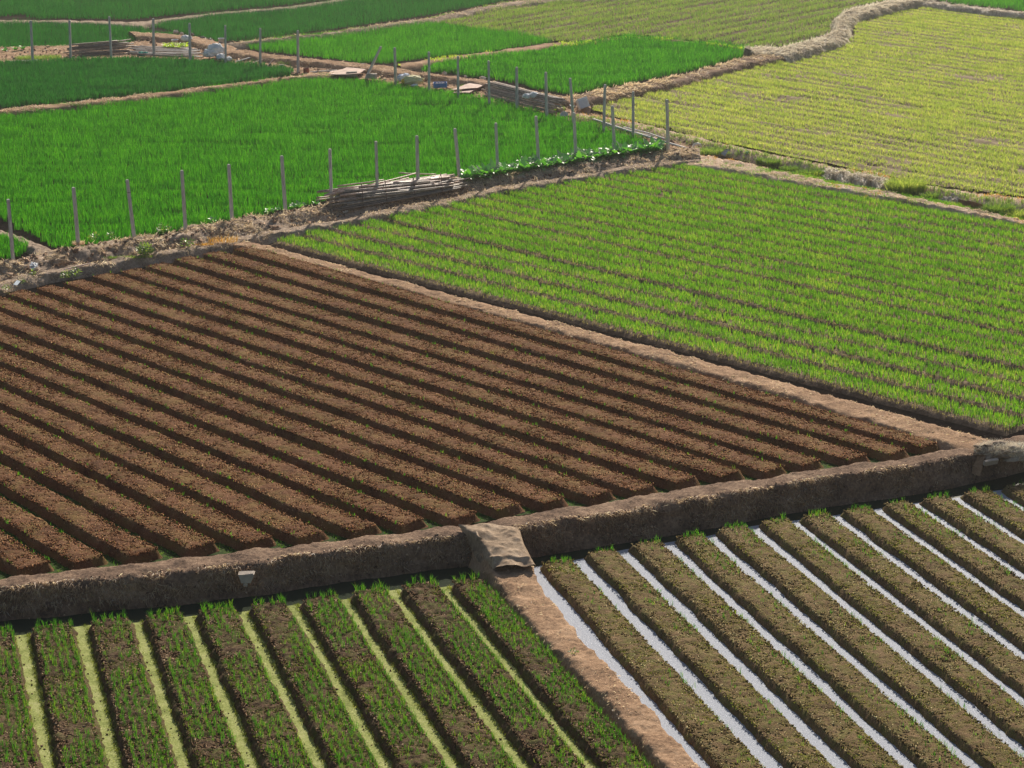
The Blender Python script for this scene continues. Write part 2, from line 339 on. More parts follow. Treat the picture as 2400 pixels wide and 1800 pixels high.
# bank between the two lower fields
d10l = [(1112,1262,.2),(1130,1290,.06),(1158,1350,-.12),(1186,1382,-.16),(1214,1424,-.18),(1270,1487,-.18),(1342,1560,-.18),(1440,1660,-.18),(1552,1779,-.18),(1700,1935,-.18)]
d10r = [(1200,1240,.2),(1215,1268,.06),(1250,1330,-.12),(1268,1372,-.16),(1298,1412,-.18),(1354,1484,-.18),(1430,1566,-.18),(1523,1662,-.18),(1642,1795,-.18),(1760,1930,-.18)]
bank('earth_bank', d10l, d10r, -.18,-.18,ZL-.02,ZL-.02,.14,.08, MAT['tan'], .05, 2.4, .05, 'd10')

# ------------------------------------------------------------------ raised beds
BEDS = {}
def bed(name, A, B, wa, wb, h, z0, side, mat, key, amp=.02, res=.06, m=14, wob=.03, label=None):
    A = np.array(A); B = np.array(B); L = np.linalg.norm((B-A)[:2]); n = int(L/res)+2
    t = np.linspace(0, 1, n)[:,None]; C = A*(1-t)+B*t; d = (B-A)[:2]/L; nrm = np.array([-d[1], d[0]])
    if nrm[1] < 0: nrm = -nrm
    u = np.linspace(-1, 1, m)
    W = (wa*(1-t)+wb*t)/2                                         # half top width
    hw = W + side
    prof = np.clip((1-np.abs(u))[None,:]*hw/side, 0, 1); prof = prof*prof*(3-2*prof)*.84 + .16*(1-u*u)[None,:]
    s = t[:,0]*L
    e = np.clip(np.minimum(s, L-s)/.22, 0, 1); e = e*e*(3-2*e)
    wb_ = fbm(s*1.0, np.full_like(s, A[0]*3), .8, 4, 5)[:,None]*wob
    X = C[:,0:1] + nrm[0]*(u[None,:]*hw + wb_); Y = C[:,1:2] + nrm[1]*(u[None,:]*hw + wb_)
    Z = z0-.03 + (h+.03)*prof*(.12+.88*e[:,None]) + fbm(X, Y, 9.0, 3, 21, .7)*amp*(.3+prof) + fbm(X, Y, .9, 2, 27)*amp*.5*prof
    P = np.stack([X, Y, Z], -1)
    lat = fbm(X, Y, 5.0, 3, 33)*amp*1.3*(np.abs(u) > .55)[None,:]
    P[...,0] += nrm[0]*lat; P[...,1] += nrm[1]*lat
    if np.cross(P[1,0]-P[0,0], P[0,1]-P[0,0])[2] < 0: P = P[:, ::-1]
    o = mesh_raw(name, P.reshape(-1,3), grid_faces(*P.shape[:2]), mat, True)
    tag(o, kind='structure')
    BEDS.setdefault(key, []).append((A, B, wa, wb, h, z0, side))
def dists(pts, dirs):
    """perpendicular pitch at each index"""
    out = []
    for i in range(len(pts)):
        j = i+1 if i+1 < len(pts) else i-1
        k = i-1 if i > 0 else j
        def pd(a, b): v = (b-a)[:2]; dd = dirs[i]; return abs(v[0]*dd[1]-v[1]*dd[0])
        out.append((pd(pts[i], pts[j])+pd(pts[i], pts[k]))/2)
    return out
# brown field
nearT = [(2213,1051),(2142,1066),(2048,1078),(1942,1091),(1850,1106),(1750,1120),(1647,1135),(1549,1151),(1449,1166),(1341,1182),(1234,1197),(1129,1218),(1010,1232),(896,1247),(774,1262),(651,1277),(521,1290),(387,1306),(255,1320),(127,1336),(-5,1351),(-140,1366),(-280,1382)]
farT = [(539,595),(467,606),(401,617),(336,633),(275,646),(210,659),(143,675),(76,686),(7,697)]
while len(farT) < len(nearT): farT.append((farT[-1][0]-67, farT[-1][1]+13.2))
sp = [62]+[nearT[i-1][0]-nearT[i][0] for i in range(1, len(nearT))]; sp[0] = 92; sp[1] = 92
NC = [G(x-s*.30, y+13, 0) for (x,y), s in zip(nearT, sp)]
FC = [G(x+24, y-2, 0) for x, y in farT]
dirs = [((b-a)/np.linalg.norm((b-a)[:2]))[:2] for a, b in zip(FC, NC)]
pa = dists(FC, dirs); pb = dists(NC, dirs)
print('brown pitch', [round(v,2) for v in pa[:4]], [round(v,2) for v in pb[:22:4]])
for i, (a, b) in enumerate(zip(FC, NC)):
    bed('raised_bed', a, b, pa[i]*random.uniform(.58,.64), pb[i]*random.uniform(.58,.64), random.uniform(.21,.25), 0, pa[i]*.13, MAT['brown'], 'brown', .015, .06, 16, .055)
# bottom left beds (from the furrow lines)
ft = [(-86,1500),(49,1489),(184,1469),(318,1460),(439,1446),(564,1435),(680,1420),(804,1406),(912,1385),(1035,1377),(1140,1366)]
fb = [(-50,1800),(110,1800),(266,1800),(430,1800),(589,1800),(749,1800),(898,1800),(1059,1800),(1221,1800),(1380,1800),(1527,1800)]
def furrow_beds(ft, fb, z, frac, side, h, mat, key, ext=.35, amp=.03, shift=0.0):
    T = [G(a, b, z) for a, b in ft]; Bm = [G(a, b, z) for a, b in fb]
    Bm = [b+(b-t)*ext for t, b in zip(T, Bm)]
    for i in range(len(T)-1):
        a = (T[i]+T[i+1])/2; b = (Bm[i]+Bm[i+1])/2; d = (b-a)[:2]/np.linalg.norm((b-a)[:2])
        v = (T[i+1]-T[i])[:2]; wa = abs(v[0]*d[1]-v[1]*d[0]); v = (Bm[i+1]-Bm[i])[:2]; wb = abs(v[0]*d[1]-v[1]*d[0])
        sx = np.array([shift*wa, 0, 0])
        bed('raised_bed', a+sx, b+sx, wa*frac, wb*frac, h, z, side, mat, key, amp, .05, 18, .035)
    print(key, 'pitch', round(wa,2), round(wb,2))
    return T, Bm
T13, B13 = furrow_beds(ft, fb, ZL, .58, .18, .20, MAT['wet'], 'wet', .3, .028, .03)
gt = [(1248,1337),(1353,1312),(1455,1290),(1563,1272),(1658,1257),(1759,1234),(1857,1221),(1951,1209),(2048,1194),(2139,1180),(2233,1169),(2327,1151),(2420,1140),(2512,1128),(2604,1115)]
gb = [(1640,1800),(1813,1800),(1972,1800),(2132,1800),(2283,1800)]+[(2435+155*i,1800) for i in range(10)]
T14, B14 = furrow_beds(gt, gb, ZL, .55, .14, .17, MAT['olive'], 'olive', .3, .015)
# striped green field
gj = [(640,567),(703,553),(759,537),(814,525),(872,511),(918,503),(962,494),(1013,483),(1062,474),(1109,464),(1153,457),(1199,449),(1243,441),(1288,433),(1337,425),(1388,417),(1436,408),(1484,400),(1532,392),(1580,386),(1628,388),(1680,394),(1735,402),(1790,410),(1850,420)]
dirg = (G(2370,1012,0)-G(640,567,0)); dirg /= np.linalg.norm(dirg)
a0 = G(640,567,0); C11 = []
nrm = np.array([-dirg[1], dirg[0]]); nrm = nrm if nrm[1] > 0 else -nrm
for i, g in enumerate(gj):
    a = G(g[0]+20, g[1]+1, 0)
    # end where the bed meets the embankment, or off the right of the frame
    b = a + dirg*60
    C11.append((a, b))
offs = [((a-a0)[:2]@nrm) for a, b in C11]
print('strip offsets', [round(v,2) for v in offs])
ends11 = []
eb = GL(emb_back, 0)
for i, (a, b) in enumerate(C11):
    best = b
    for t in np.linspace(0, 60, 1200):
        p = a+dirg*t
        if p[1] < np.interp(p[0], eb[:,0], eb[:,1])+.45: best = p; break
        px, py = PJ(p)
        if t > 1.5 and px > 1560 and py < np.interp(px, [1560,1609,1700,1811,1937,2050,2127,2300,2400,2800], [378,383,391,413,435,455,467,503,525,611])+1: best = p; break
    if np.linalg.norm(best-a) < 1.2: ends11.append(0); continue
    pi = (offs[min(i+1,len(offs)-1)]-offs[max(i-1,0)])/(min(i+1,len(offs)-1)-max(i-1,0))
    ends11.append(pi)
    bed('raised_bed', a, best, pi*.62, pi*.62, .13, 0, pi*.13, MAT['crust'], 'strip', .02, .09, 12)

# ------------------------------------------------------------------ furrow floors, water
def sheet(name, L1, L2, z, mat, kind='structure', n=60, label=None, amp=0, m=8):
    A = resample(np.array(L1), n); B = resample(np.array(L2), n)
    t = np.linspace(0, 1, m)[None,:,None]; P = A[:,None,:]*(1-t)+B[:,None,:]*t
    P[...,2] = z
    if amp: P[...,2] += fbm(P[...,0], P[...,1], 1.5, 3, 40)*amp
    if np.cross(P[1,0]-P[0,0], P[0,1]-P[0,0])[2] < 0: P = P[:, ::-1]
    o = mesh_raw(name, P.reshape(-1,3), grid_faces(*P.shape[:2]), mat, True); tag(o, kind=kind, label=label); return o
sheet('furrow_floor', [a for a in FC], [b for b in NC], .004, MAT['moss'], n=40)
embf = GL([(p[0], p[1]-8) for p in emb_front], ZL)
near = embf.copy(); near[:,1] -= 40; near[:,0] *= .6
sheet('water', embf, near, ZL-.008, MAT['water'], n=60, m=20)
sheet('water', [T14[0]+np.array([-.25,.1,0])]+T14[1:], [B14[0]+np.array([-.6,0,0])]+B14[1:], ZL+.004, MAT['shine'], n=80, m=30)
def strip_poly(name, T, B, wd, z, mat, kind, ns=160, label=None):
    V = []; Fc = []
    for a, b in zip(T, B):
        d = (b-a)/np.linalg.norm(b-a); nr = np.array([-d[1], d[0], 0])
        for k in range(ns+1):
            t = k/ns; p = a*(1-t)+b*t; wv = wd*(1+.2*float(vn(np.array([k*.21]), np.array([a[0]]), 3)[0]))
            V += [p-nr*wv*.5, p+nr*wv*.5]
            if k < ns: q = len(V)-2; Fc.append((q, q+1, q+3, q+2))
    V = np.array(V); V[:,2] = z
    o = mesh_raw(name, V, Fc, mat, True); tag(o, kind=kind, label=label); return o
duck = strip_poly('duckweed', T13, B13, .62, ZL+.008, MAT['weed'], 'stuff', label='pale yellow-green duckweed floating in the furrows of the lower left field')
duck['category'] = 'duckweed'

# ------------------------------------------------------------------ blades
def inpoly(x, y, P):
    ins = np.zeros(x.shape, bool); n = len(P)
    for i in range(n):
        x1, y1 = P[i]; x2, y2 = P[(i+1) % n]
        c = ((y1 > y) != (y2 > y)) & (x < (x2-x1)*(y-y1)/(y2-y1+1e-12)+x1)
        ins ^= c
    return ins
def blades(name, base, h, wd, mat, label, cat, lean=.35, seg=2, az=None, kind='stuff', parent=None):
    n = len(base)
    a = rng.uniform(0, 2*math.pi, n) if az is None else az
    l = h*rng.uniform(.05, lean, n)
    fa = rng.uniform(0, math.pi, n)
    wx = np.cos(fa)*wd*.5; wy = np.sin(fa)*wd*.5
    dx = np.cos(a)*l; dy = np.sin(a)*l
    x, y, z = base.T
    if seg == 2:
        V = np.empty((n, 5, 3), np.float32)
        V[:,0] = np.stack([x-wx, y-wy, z-.01], -1); V[:,1] = np.stack([x+wx, y+wy, z-.01], -1)
        V[:,2] = np.stack([x+dx*.35-wx*.8, y+dy*.35-wy*.8, z+h*.6], -1); V[:,3] = np.stack([x+dx*.35+wx*.8, y+dy*.35+wy*.8, z+h*.6], -1)
        V[:,4] = np.stack([x+dx, y+dy, z+h*np.sqrt(np.maximum(.05, 1-(l/h)**2*.6))], -1)
        b = (np.arange(n)*5)[:,None]
        Fc = np.concatenate([b+[0,1,3], b+[0,3,2], b+[2,3,4]], 1).reshape(-1, 3)
    else:
        V = np.empty((n, 3, 3), np.float32)
        V[:,0] = np.stack([x-wx, y-wy, z-.01], -1); V[:,1] = np.stack([x+wx, y+wy, z-.01], -1)
        V[:,2] = np.stack([x+dx, y+dy, z+h], -1)
        Fc = np.arange(n*3).reshape(-1, 3)
    o = mesh_raw(name, V.reshape(-1,3), Fc, mat, False, parent)
    if parent is None:
        tag(o, label, cat, kind=kind)
    return o
TOT = [0]
def crop(name, poly, z, dens_row, dens_col, k, h, wd, mat, label, rowdir=None, lean=.4, hn=.25, gap=None, seg=1, jit=.35, cspread=.03, slope=None, pxpoly=True, edge=0.0):
    P = GL(poly, z)[:, :2] if pxpoly else np.array(poly)
    d = np.array(rowdir if rowdir is not None else (1, 0), float)[:2]; d /= np.linalg.norm(d); nr = np.array([-d[1], d[0]])
    U = P@d; Vv = P@nr
    us = np.arange(U.min(), U.max(), dens_col); vs = np.arange(Vv.min(), Vv.max(), dens_row)
    u, v = np.meshgrid(us, vs); u = u.ravel(); v = v.ravel()
    u = u + rng.uniform(-.5, .5, u.shape)*dens_col; v = v + rng.normal(0, jit*.3, v.shape)*dens_row
    x = u*d[0]+v*nr[0]; y = u*d[1]+v*nr[1]
    wob = fbm(x, y, 1.1, 3, 77)*.14
    ok = inpoly(x+wob, y+wob, P)
    if gap is not None: ok &= gap(u, v, x, y)
    x = x[ok]; y = y[ok]; n = len(x)
    hh = h*(1+hn*1.5*fbm(u[ok]*.45, v[ok]*1.7, 1.0, 4, 51)+(hn < .24)*.17*np.sin(v[ok]*5.0+2.6*vn(u[ok]*.22, v[ok]*.22, 5))) * rng.uniform(.82, 1.15, n)
    zz = np.full(n, z) if slope is None else slope(x, y)
    X = np.repeat(x, k)+rng.normal(0, cspread, n*k); Y = np.repeat(y, k)+rng.normal(0, cspread, n*k)
    H = np.repeat(hh, k)*rng.uniform(.7, 1.1, n*k)
    b = np.stack([X, Y, np.repeat(zz, k)], -1)
    TOT[0] += n*k*(3 if seg == 2 else 1); print(name, n, n*k)
    return blades(name, b, H, wd*rng.uniform(.7, 1.3, n*k), mat, label, 'crop', lean, seg)
rowF1 = G(1400,300,0)-G(0,300,0)
F1 = [(-220,300),(0,272),(217,246),(416,222),(560,203),(702,188),(792,184),(880,194),(1003,212),(1075,224),(1212,252),(1285,270),(1364,291),(1480,320),(1520,330),(1498,345),(1415,358),(1270,384),(1086,416),(937,438),(800,462),(774,467),(669,497),(542,516),(434,541),(315,561),(184,578),(137,584),(110,570),(58,542),(0,516),(-220,480)]
crop('crop_rows', F1, 0, .29, .10, 8, .32, .018, MAT['rice'], 'largest dense bright green field behind the near row of posts and the long pole pile', rowF1, seg=2, hn=.22)
F2 = [(-260,172),(0,152),(163,144),(325,140),(506,148),(600,158),(665,166),(687,172),(684,178),(560,197),(325,224),(163,238),(0,254),(-260,284)]
crop('crop_rows', F2, 0, .27, .09, 6, .36, .028, MAT['rice2'], 'dense deep green field at the left between the far row of posts and a sandy path', rowF1, seg=2, hn=.2)
F3 = [(-260,70),(0,58),(108,56),(235,62),(412,83),(420,88),(383,98),(300,104),(170,113),(0,118),(-260,128)]
crop('crop_rows', F3, 0, .22, .12, 4, .36, .03, MAT['rice2'], 'small dark green field at the upper left behind the far stacks of poles', rowF1, hn=.2)
F4 = [(-260,-70),(-260,40),(0,40),(65,34),(70,44),(315,46),(506,26),(687,11),(780,-3),(1000,-70)]
crop('crop_rows', F4, 0, .24, .13, 4, .38, .032, MAT['rice2'], 'dark green field along the very top left edge', rowF1, hn=.2)
F5 = [(340,62),(400,50),(506,38),(687,22),(780,8),(900,-15),(1250,-40),(1240,-8),(1180,3),(1000,37),(800,66),(557,96),(506,97),(440,84),(370,66)]
crop('crop_rows', F5, 0, .22, .12, 4, .34, .03, MAT['rice2'], 'deep green field at the upper centre left beyond the white bucket', rowF1, hn=.2)
F6 = [(560,106),(800,80),(1003,56),(1115,69),(1234,85),(1292,100),(1125,124),(1003,136),(905,150),(863,148),(800,142),(687,129),(600,118)]
crop('crop_rows', F6, 0, .21, .11, 5, .32, .028, MAT['rice'], 'mid green field at the upper centre behind the leaning post', rowF1, hn=.2)
F8 = [(985,166),(1046,150),(1212,128),(1343,112),(1473,92),(1600,103),(1777,120),(1730,138),(1600,172),(1335,222),(1270,211),(1162,186),(1040,172)]
crop('crop_rows', F8, 0, .27, .09, 6, .36, .030, MAT['rice'], 'bright green field at the upper centre right ending in a point at the foam box', rowF1, seg=2, hn=.2)
F10 = [(2190,-40),(2180,-2),(2238,9),(2320,17),(2400,26),(2700,58),(2700,-40)]
crop('crop_rows', F10, 0, .24, .13, 4, .34, .032, MAT['rice'], 'bright green corner of a field at the top right', rowF1, hn=.2)
SF = [(-220,500),(0,560),(40,570),(64,588),(40,604),(0,610),(-220,640)]
crop('crop_rows', SF, .05, .16, .10, 6, .34, .022, MAT['rice'], 'small tuft of bright green crop at the left edge beside the first post', rowF1, seg=2)

# undulating sparse fields
def rows_sheet(name, poly, rowdir, pitch, amp, mat, res=(.5,.14)):
    P = GL(poly, 0)[:, :2]; d = np.array(rowdir[:2]); d = d/np.linalg.norm(d); nr = np.array([-d[1], d[0]])
    U = P@d; V_ = P@nr
    us = np.arange(U.min(), U.max(), res[0]); vs = np.arange(V_.min(), V_.max(), res[1])
    u, v = np.meshgrid(us, vs, indexing='ij'); x = u*d[0]+v*nr[0]; y = u*d[1]+v*nr[1]
    z = .03+amp*np.clip(np.sin(2*math.pi*v/pitch)*1.6, -1, 1)*(1+.4*fbm(x, y, .4, 2, 8)) + fbm(x, y, 3, 3, 9)*.02
    Pt = np.stack([x, y, z], -1); Fc = grid_faces(*Pt.shape[:2]); ctr = Pt.reshape(-1,3)[Fc].mean(1)
    Fc = Fc[inpoly(ctr[:,0], ctr[:,1], P)]
    o = mesh_raw(name, Pt.reshape(-1,3), Fc, mat, True); tag(o, kind='structure')
    return lambda x, y: .03+amp*np.clip(np.sin(2*math.pi*(x*nr[0]+y*nr[1])/pitch)*1.6, -1, 1), (lambda v: np.sin(2*math.pi*v/pitch))
F9 = [(2149,18),(2314,33),(2400,40),(2760,74),(2760,520),(2400,462),(2335,455),(2163,428),(2050,406),(1921,381),(1811,359),(1700,335),(1621,315),(1531,293),(1440,276),(1400,262),(1386,252),(1600,204),(1719,172),(1840,142),(1921,120),(1990,94),(2004,86),(2004,60),(2030,46),(2090,32)]
rd9 = G(2335,458,0)-G(1495,288,0)
zf9, ph9 = rows_sheet('crop_field', F9, rd9, .95, .035, MAT['tanf'])
def gap9(u, v, x, y):
    s = ph9(v); g = fbm(u*.35, v*.9, 1.0, 3, 61)
    near = np.clip((105-np.hypot(x, y))/40, -.3, .6)
    return (s+rng.normal(0,.22,u.shape) > -.88+.45*near-.35*g) & (g+rng.normal(0,.35,u.shape) > -.85)
crop('crop_rows', F9, .05, .15, .11, 5, .14, .026, MAT['yell'], 'large yellow-green sparse field filling the upper right beyond the weedy ditch', rd9, gap=gap9, slope=zf9, hn=.35, lean=.7)
F7 = [(1010,52),(1060,46),(1190,16),(1262,4),(1500,-6),(2000,-20),(2240,-60),(2130,-8),(2010,16),(1965,34),(1950,50),(1950,64),(1945,78),(1885,97),(1820,112),(1760,112),(1716,107),(1600,93),(1476,83),(1415,88),(1350,98),(1290,96),(1234,84),(1115,68)]
rd7 = G(1947,55,0)-G(1690,108,0)
zf7, ph7 = rows_sheet('crop_field', F7, rd7, 1.5, .06, MAT['crust'])
def gap7(u, v, x, y):
    s = ph7(v); g = fbm(u*.3, v*.9, 1.0, 3, 62)
    return (s > -.6+.5*g)
crop('crop_rows', F7, .05, .18, .14, 4, .20, .034, MAT['oliv'], 'sparse olive green field across the top centre with slanting rows', rd7, gap=gap7, slope=zf7, hn=.3, lean=.6)

# crop on the striped field
def bed_points(key, spacing_u, rows, zoff=0.0, jit=.04, keep=None, full=False, dens=None, lim=None):
    out = []
    for bi, (A, B, wa, wb, h, z0, side) in enumerate(BEDS[key]):
        L = np.linalg.norm((B-A)[:2]); d = (B-A)[:2]/L; nr = np.array([-d[1], d[0]]); nr = nr if nr[1] > 0 else -nr
        if dens:
            n = int(L*(wa+side)*dens); s = rng.uniform(.1, L-.1, n); q = rng.uniform(-1, 1, n)
        else:
            s, q = np.meshgrid(np.arange(.12, L-.1, spacing_u), np.array(rows)); s = s.ravel()+rng.normal(0, spacing_u*.25, s.size); q = q.ravel()+rng.normal(0, .06, q.size)
        t = np.clip(s/L, 0, 1); hw = (wa*(1-t)+wb*t)/2+side*.25
        c = A[None,:]*(1-t)[:,None]+B[None,:]*t[:,None]
        x = c[:,0]+nr[0]*q*hw; y = c[:,1]+nr[1]*q*hw
        p = np.stack([x, y, np.full_like(x, z0+h-.015+zoff)], -1)
        if keep is not None: p = p[keep(p, s, q, bi)]
        if lim is not None: p = p[lim(p)]
        out.append(p)
    return np.concatenate(out)
def clumps(name, pts, k, h, wd, mat, label, spread=.025, lean=.5, seg=2, cat='crop', hs=None):
    n = len(pts); X = np.repeat(pts, k, 0); X[:, :2] += rng.normal(0, spread, (n*k, 2))
    hh = h*(np.repeat(rng.uniform(.7, 1.2, n) if hs is None else hs, k))*rng.uniform(.7, 1.1, n*k)
    TOT[0] += n*k*(3 if seg == 2 else 1); print(name, n*k)
    return blades(name, X, hh, wd*rng.uniform(.7, 1.3, n*k), mat, label, cat, lean, seg)
frame = lambda p: (np.abs(p[:,0]) < (p[:,1]*.235+4)) 
kp = lambda p, s, q, b: (fbm(p[:,0], p[:,1], .8, 3, 91)*.7+rng.normal(0, .35, len(p)) > -.95)
clumps('crop_rows', bed_points('strip', .10, [-.5,-.1,.25,.6,.95], lim=frame, keep=kp), 7, .20, .015, MAT['strip'], 'light green onion crop standing in rows on the beds of the middle right field', .03, .45)
clumps('withered_leaves', bed_points('strip', .10, [-1.0,-.65,-.3,.3], lim=frame), 2, .075, .020, MAT['dryb'], 'withered tan leaves lying between the rows of the middle right field', .06, 1.0, 1, 'dead leaves')
# sprouts of the brown field
clumps('tiny_sprouts', bed_points('brown', 0, 0, dens=45, lim=frame), 1, .035, .016, MAT['tiny'], 'tiny olive sprouts scattered over the brown beds', .02, .9, 1, 'sprouts')
edge = lambda p, s, q, b: (np.abs(q) > .75)
clumps('edge_sprouts', bed_points('brown', 0, 0, dens=13, lim=frame, keep=edge), 3, .10, .013, MAT['sprout'], 'thin green shoots along the edges of the brown beds', .02, .6, 2, 'sprouts')
# lower fields
grow = lambda p, s, q, b: (fbm(p[:,0], p[:,1], 1.1, 3, 95) + .25*(q > 0) + rng.normal(0, .3, len(p)) > -.15)
clumps('onion_seedlings', bed_points('wet', .10, [-.7,-.3,.1,.5,.9], keep=grow), 8, .17, .008, MAT['sprout'], 'bright green onion seedlings in loose rows on the lower left beds', .02, .7, 2)
clumps('low_weeds', bed_points('wet', 0, 0, dens=420, keep=lambda p,s,q,b: fbm(p[:,0],p[:,1],1.3,4,97)+.4*q+rng.normal(0,.25,len(p)) > -.2), 2, .05, .014, MAT['lowg'], 'low olive weeds between the seedlings on the lower left beds', .02, 1.0, 1, 'weeds')
head = lambda p, s, q, b: (s < .55)
clumps('head_tufts', bed_points('wet', .16, [-.8,-.3,.25,.8], keep=lambda p,s,q,b: (s<.32)&(rng.random(len(p))>.25)), 10, .24, .010, MAT['sprout'], 'taller green tufts at the far ends of the lower left beds', .02, .7, 2)
clumps('low_weeds', bed_points('olive', 0, 0, dens=480, keep=lambda p,s,q,b: fbm(p[:,0],p[:,1],1.6,4,98)+.5*q+rng.normal(0,.3,len(p)) > -.1, lim=frame), 2, .04, .012, MAT['tiny'], 'fine olive green cover on the lower right beds beside the shining furrows', .02, 1.0, 1, 'weeds')
clumps('onion_seedlings', bed_points('olive', .16, [-.1,.45,.95], keep=lambda p,s,q,b: fbm(p[:,0],p[:,1],1.2,3,99)+rng.normal(0,.3,len(p)) > .45, lim=frame), 5, .13, .009, MAT['sprout'], 'thin onion seedlings on the lower right beds', .02, .7, 2)
clumps('head_tufts', bed_points('olive', .12, [-.4,.0,.35,.75], keep=lambda p,s,q,b: (s < .35) & (rng.random(len(p)) > .3), lim=frame), 7, .17, .010, MAT['sprout'], 'green tufts at the far ends of the lower right beds under the embankment', .02, .8, 2)
print('tris', TOT[0])
#--STRAW--
HAZE = 0.00052
# ------------------------------------------------------------------ soil crumbs and straw
def floor_edge(T, B, off, n, zz):
    out = []
    for a, b in zip(T, B):
        t = rng.uniform(0, 1, n); d = (b-a)/np.linalg.norm(b-a); nr = np.array([-d[1], d[0], 0])
        s_ = rng.choice([-1,1], n)*(off+rng.normal(0, .035, n)); p = a[None]*(1-t)[:,None]+b[None]*t[:,None]+nr[None]*s_[:,None]; p[:,2] = zz; out.append(p)
    return np.concatenate(out)
def crumbs(name, pts, size, mat, label):
    n = len(pts); s = (np.broadcast_to(size, (n,))*rng.uniform(.5, 1.5, n))[:,None,None]
    T = np.array([[1,1,1],[1,-1,-1],[-1,1,-1],[-1,-1,1]])*.6
    V = T[None]*s*rng.uniform(.6, 1.3, (n,4,3)); a = rng.uniform(0, 6.28, n); c, q = np.cos(a)[:,None], np.sin(a)[:,None]
    X = V[...,0]*c-V[...,1]*q; Y = V[...,0]*q+V[...,1]*c
    V = np.stack([X, Y, V[...,2]], -1)+pts[:,None,:]
    Fc = (np.arange(n)*4)[:,None,None]+np.array([[0,1,2],[0,3,1],[0,2,3],[1,3,2]])[None]
    tag(mesh_raw(name, V.reshape(-1,3), Fc.reshape(-1,3), mat), label, 'soil', kind='stuff'); TOT[0] += n*4
crumbs('soil_crumbs', bed_points('brown', 0, 0, dens=420, lim=frame), .030, MAT['crumbb'], 'loose brown crumbs of soil on the brown raised beds')
crumbs('soil_crumbs', bed_points('wet', 0, 0, dens=500), .034, MAT['crumbw'], 'dark clods of soil on the lower left beds')
dk = floor_edge(T13, B13, .0, 25, ZL+.012); crumbs('soil_crumbs', dk+np.stack([rng.normal(0,.09,len(dk)), rng.normal(0,.05,len(dk)), np.zeros(len(dk))], -1), .03, MAT['crumbw'], 'dark specks of soil floating in the duckweed')
crumbs('soil_crumbs', bed_points('olive', 0, 0, dens=420, lim=frame), .030, MAT['crumbo'], 'olive brown crumbs of soil on the lower right beds')
def on_bank(key, n, umin=0, umax=1, vmin=0, vmax=1, lim=True):
    P, o2 = SAMPLES[key]; N, m = P.shape[:2]
    i = rng.uniform(umin*(N-2), umax*(N-2), n); j = rng.uniform(vmin*(m-2), vmax*(m-2), n)
    i0 = i.astype(int); j0 = j.astype(int); fi = (i-i0)[:,None]; fj = (j-j0)[:,None]
    p = (P[i0,j0]*(1-fi)+P[i0+1,j0]*fi)*(1-fj)+(P[i0,j0+1]*(1-fi)+P[i0+1,j0+1]*fi)*fj
    t1 = P[i0+1,j0]-P[i0,j0]; t2 = P[i0,j0+1]-P[i0,j0]
    t1 /= np.linalg.norm(t1, axis=1)[:,None]+1e-9; t2 /= np.linalg.norm(t2, axis=1)[:,None]+1e-9
    nn = np.cross(t1, t2); nn *= np.sign(nn[:,2:3]+1e-9)
    if lim:
        k = frame(p); return p[k], t1[k], t2[k], nn[k]
    return p, t1, t2, nn
def straw(key, n, ln, wd, mat, label, bias=0, name='dry_straw', lift=.35, clump=True, **kw):
    p, t1, t2, nn = on_bank(key, n, **kw)
    if clump:
        k = fbm(p[:,0], p[:,1]+p[:,2], 1.3, 3, 71)+rng.normal(0, .25, len(p)) > -.15; p, t1, t2, nn = p[k], t1[k], t2[k], nn[k]
    n = len(p); a = rng.uniform(0, 2*math.pi, n) if not bias else math.pi/2+rng.normal(0, .6, n)
    d = np.cos(a)[:,None]*t1+np.sin(a)[:,None]*t2+nn*rng.uniform(0, lift, n)[:,None]
    sd_ = np.cross(d, nn); sd_ /= np.linalg.norm(sd_, axis=1)[:,None]+1e-9
    L = ln*rng.uniform(.4, 1.4, n)[:,None]; W = wd*.5
    V = np.stack([p-sd_*W+nn*.004, p+sd_*W+nn*.004, p+d*L*.6+sd_*W+nn*.02, p+d*L], 1)
    Fc = (np.arange(n)*4)[:,None,None]+np.array([[0,1,2],[0,2,3]])[None]; TOT[0] += n*2
    tag(mesh_raw(name, V.reshape(-1,3), Fc.reshape(-1,3), mat), label, 'straw', kind='stuff')
straw('bank', 26000, .20, .013, MAT['straw'], 'dry tan straw and dead grass strewn over the upper earth bank')
straw('ridge', 9000, .14, .012, MAT['straw'], 'short dry straw on the narrow ridge along the brown field')
straw('emb', 16000, .16, .009, MAT['straw'], 'pale roots and straw sticking out of the lower embankment face', vmin=.5, vmax=.9, bias=1)
straw('div', 5000, .09, .010, MAT['straw'], 'dry grass bits on the ridge between the brown and the striped field')
straw('d6a', 5000, .18, .016, MAT['straw'], 'dry grass along the path beside the yellow-green field')
straw('d6b', 5000, .18, .015, MAT['straw'], 'dry reddish straw on the path above the striped field')
straw('yard', 8000, .22, .018, MAT['straw'], 'straw litter over the junk strewn strip under the far posts')
straw('p9', 6000, .16, .016, MAT['straw'], 'dry grass along the sandy path behind the far posts')
straw('p5', 5000, .15, .016, MAT['straw'], 'dry grass on the path between the two dense green fields')
straw('b10', 14000, .24, .018, MAT['straw'], 'brown straw covering the bank left of the yellow-green field', bias=1)
straw('b11', 26000, .28, .024, MAT['straw2'], 'thatch of pale straw hanging over the curved bank', bias=1, clump=False, lift=.5)
straw('b12', 7000, .3, .024, MAT['straw2'], 'pale straw on the ridge at the top right', bias=1)
straw('p7', 7000, .22, .02, MAT['straw'], 'dry straw on the ridge at the top centre')
straw('d10', 1500, .08, .008, MAT['straw'], 'straw bits on the bank between the two lower fields')
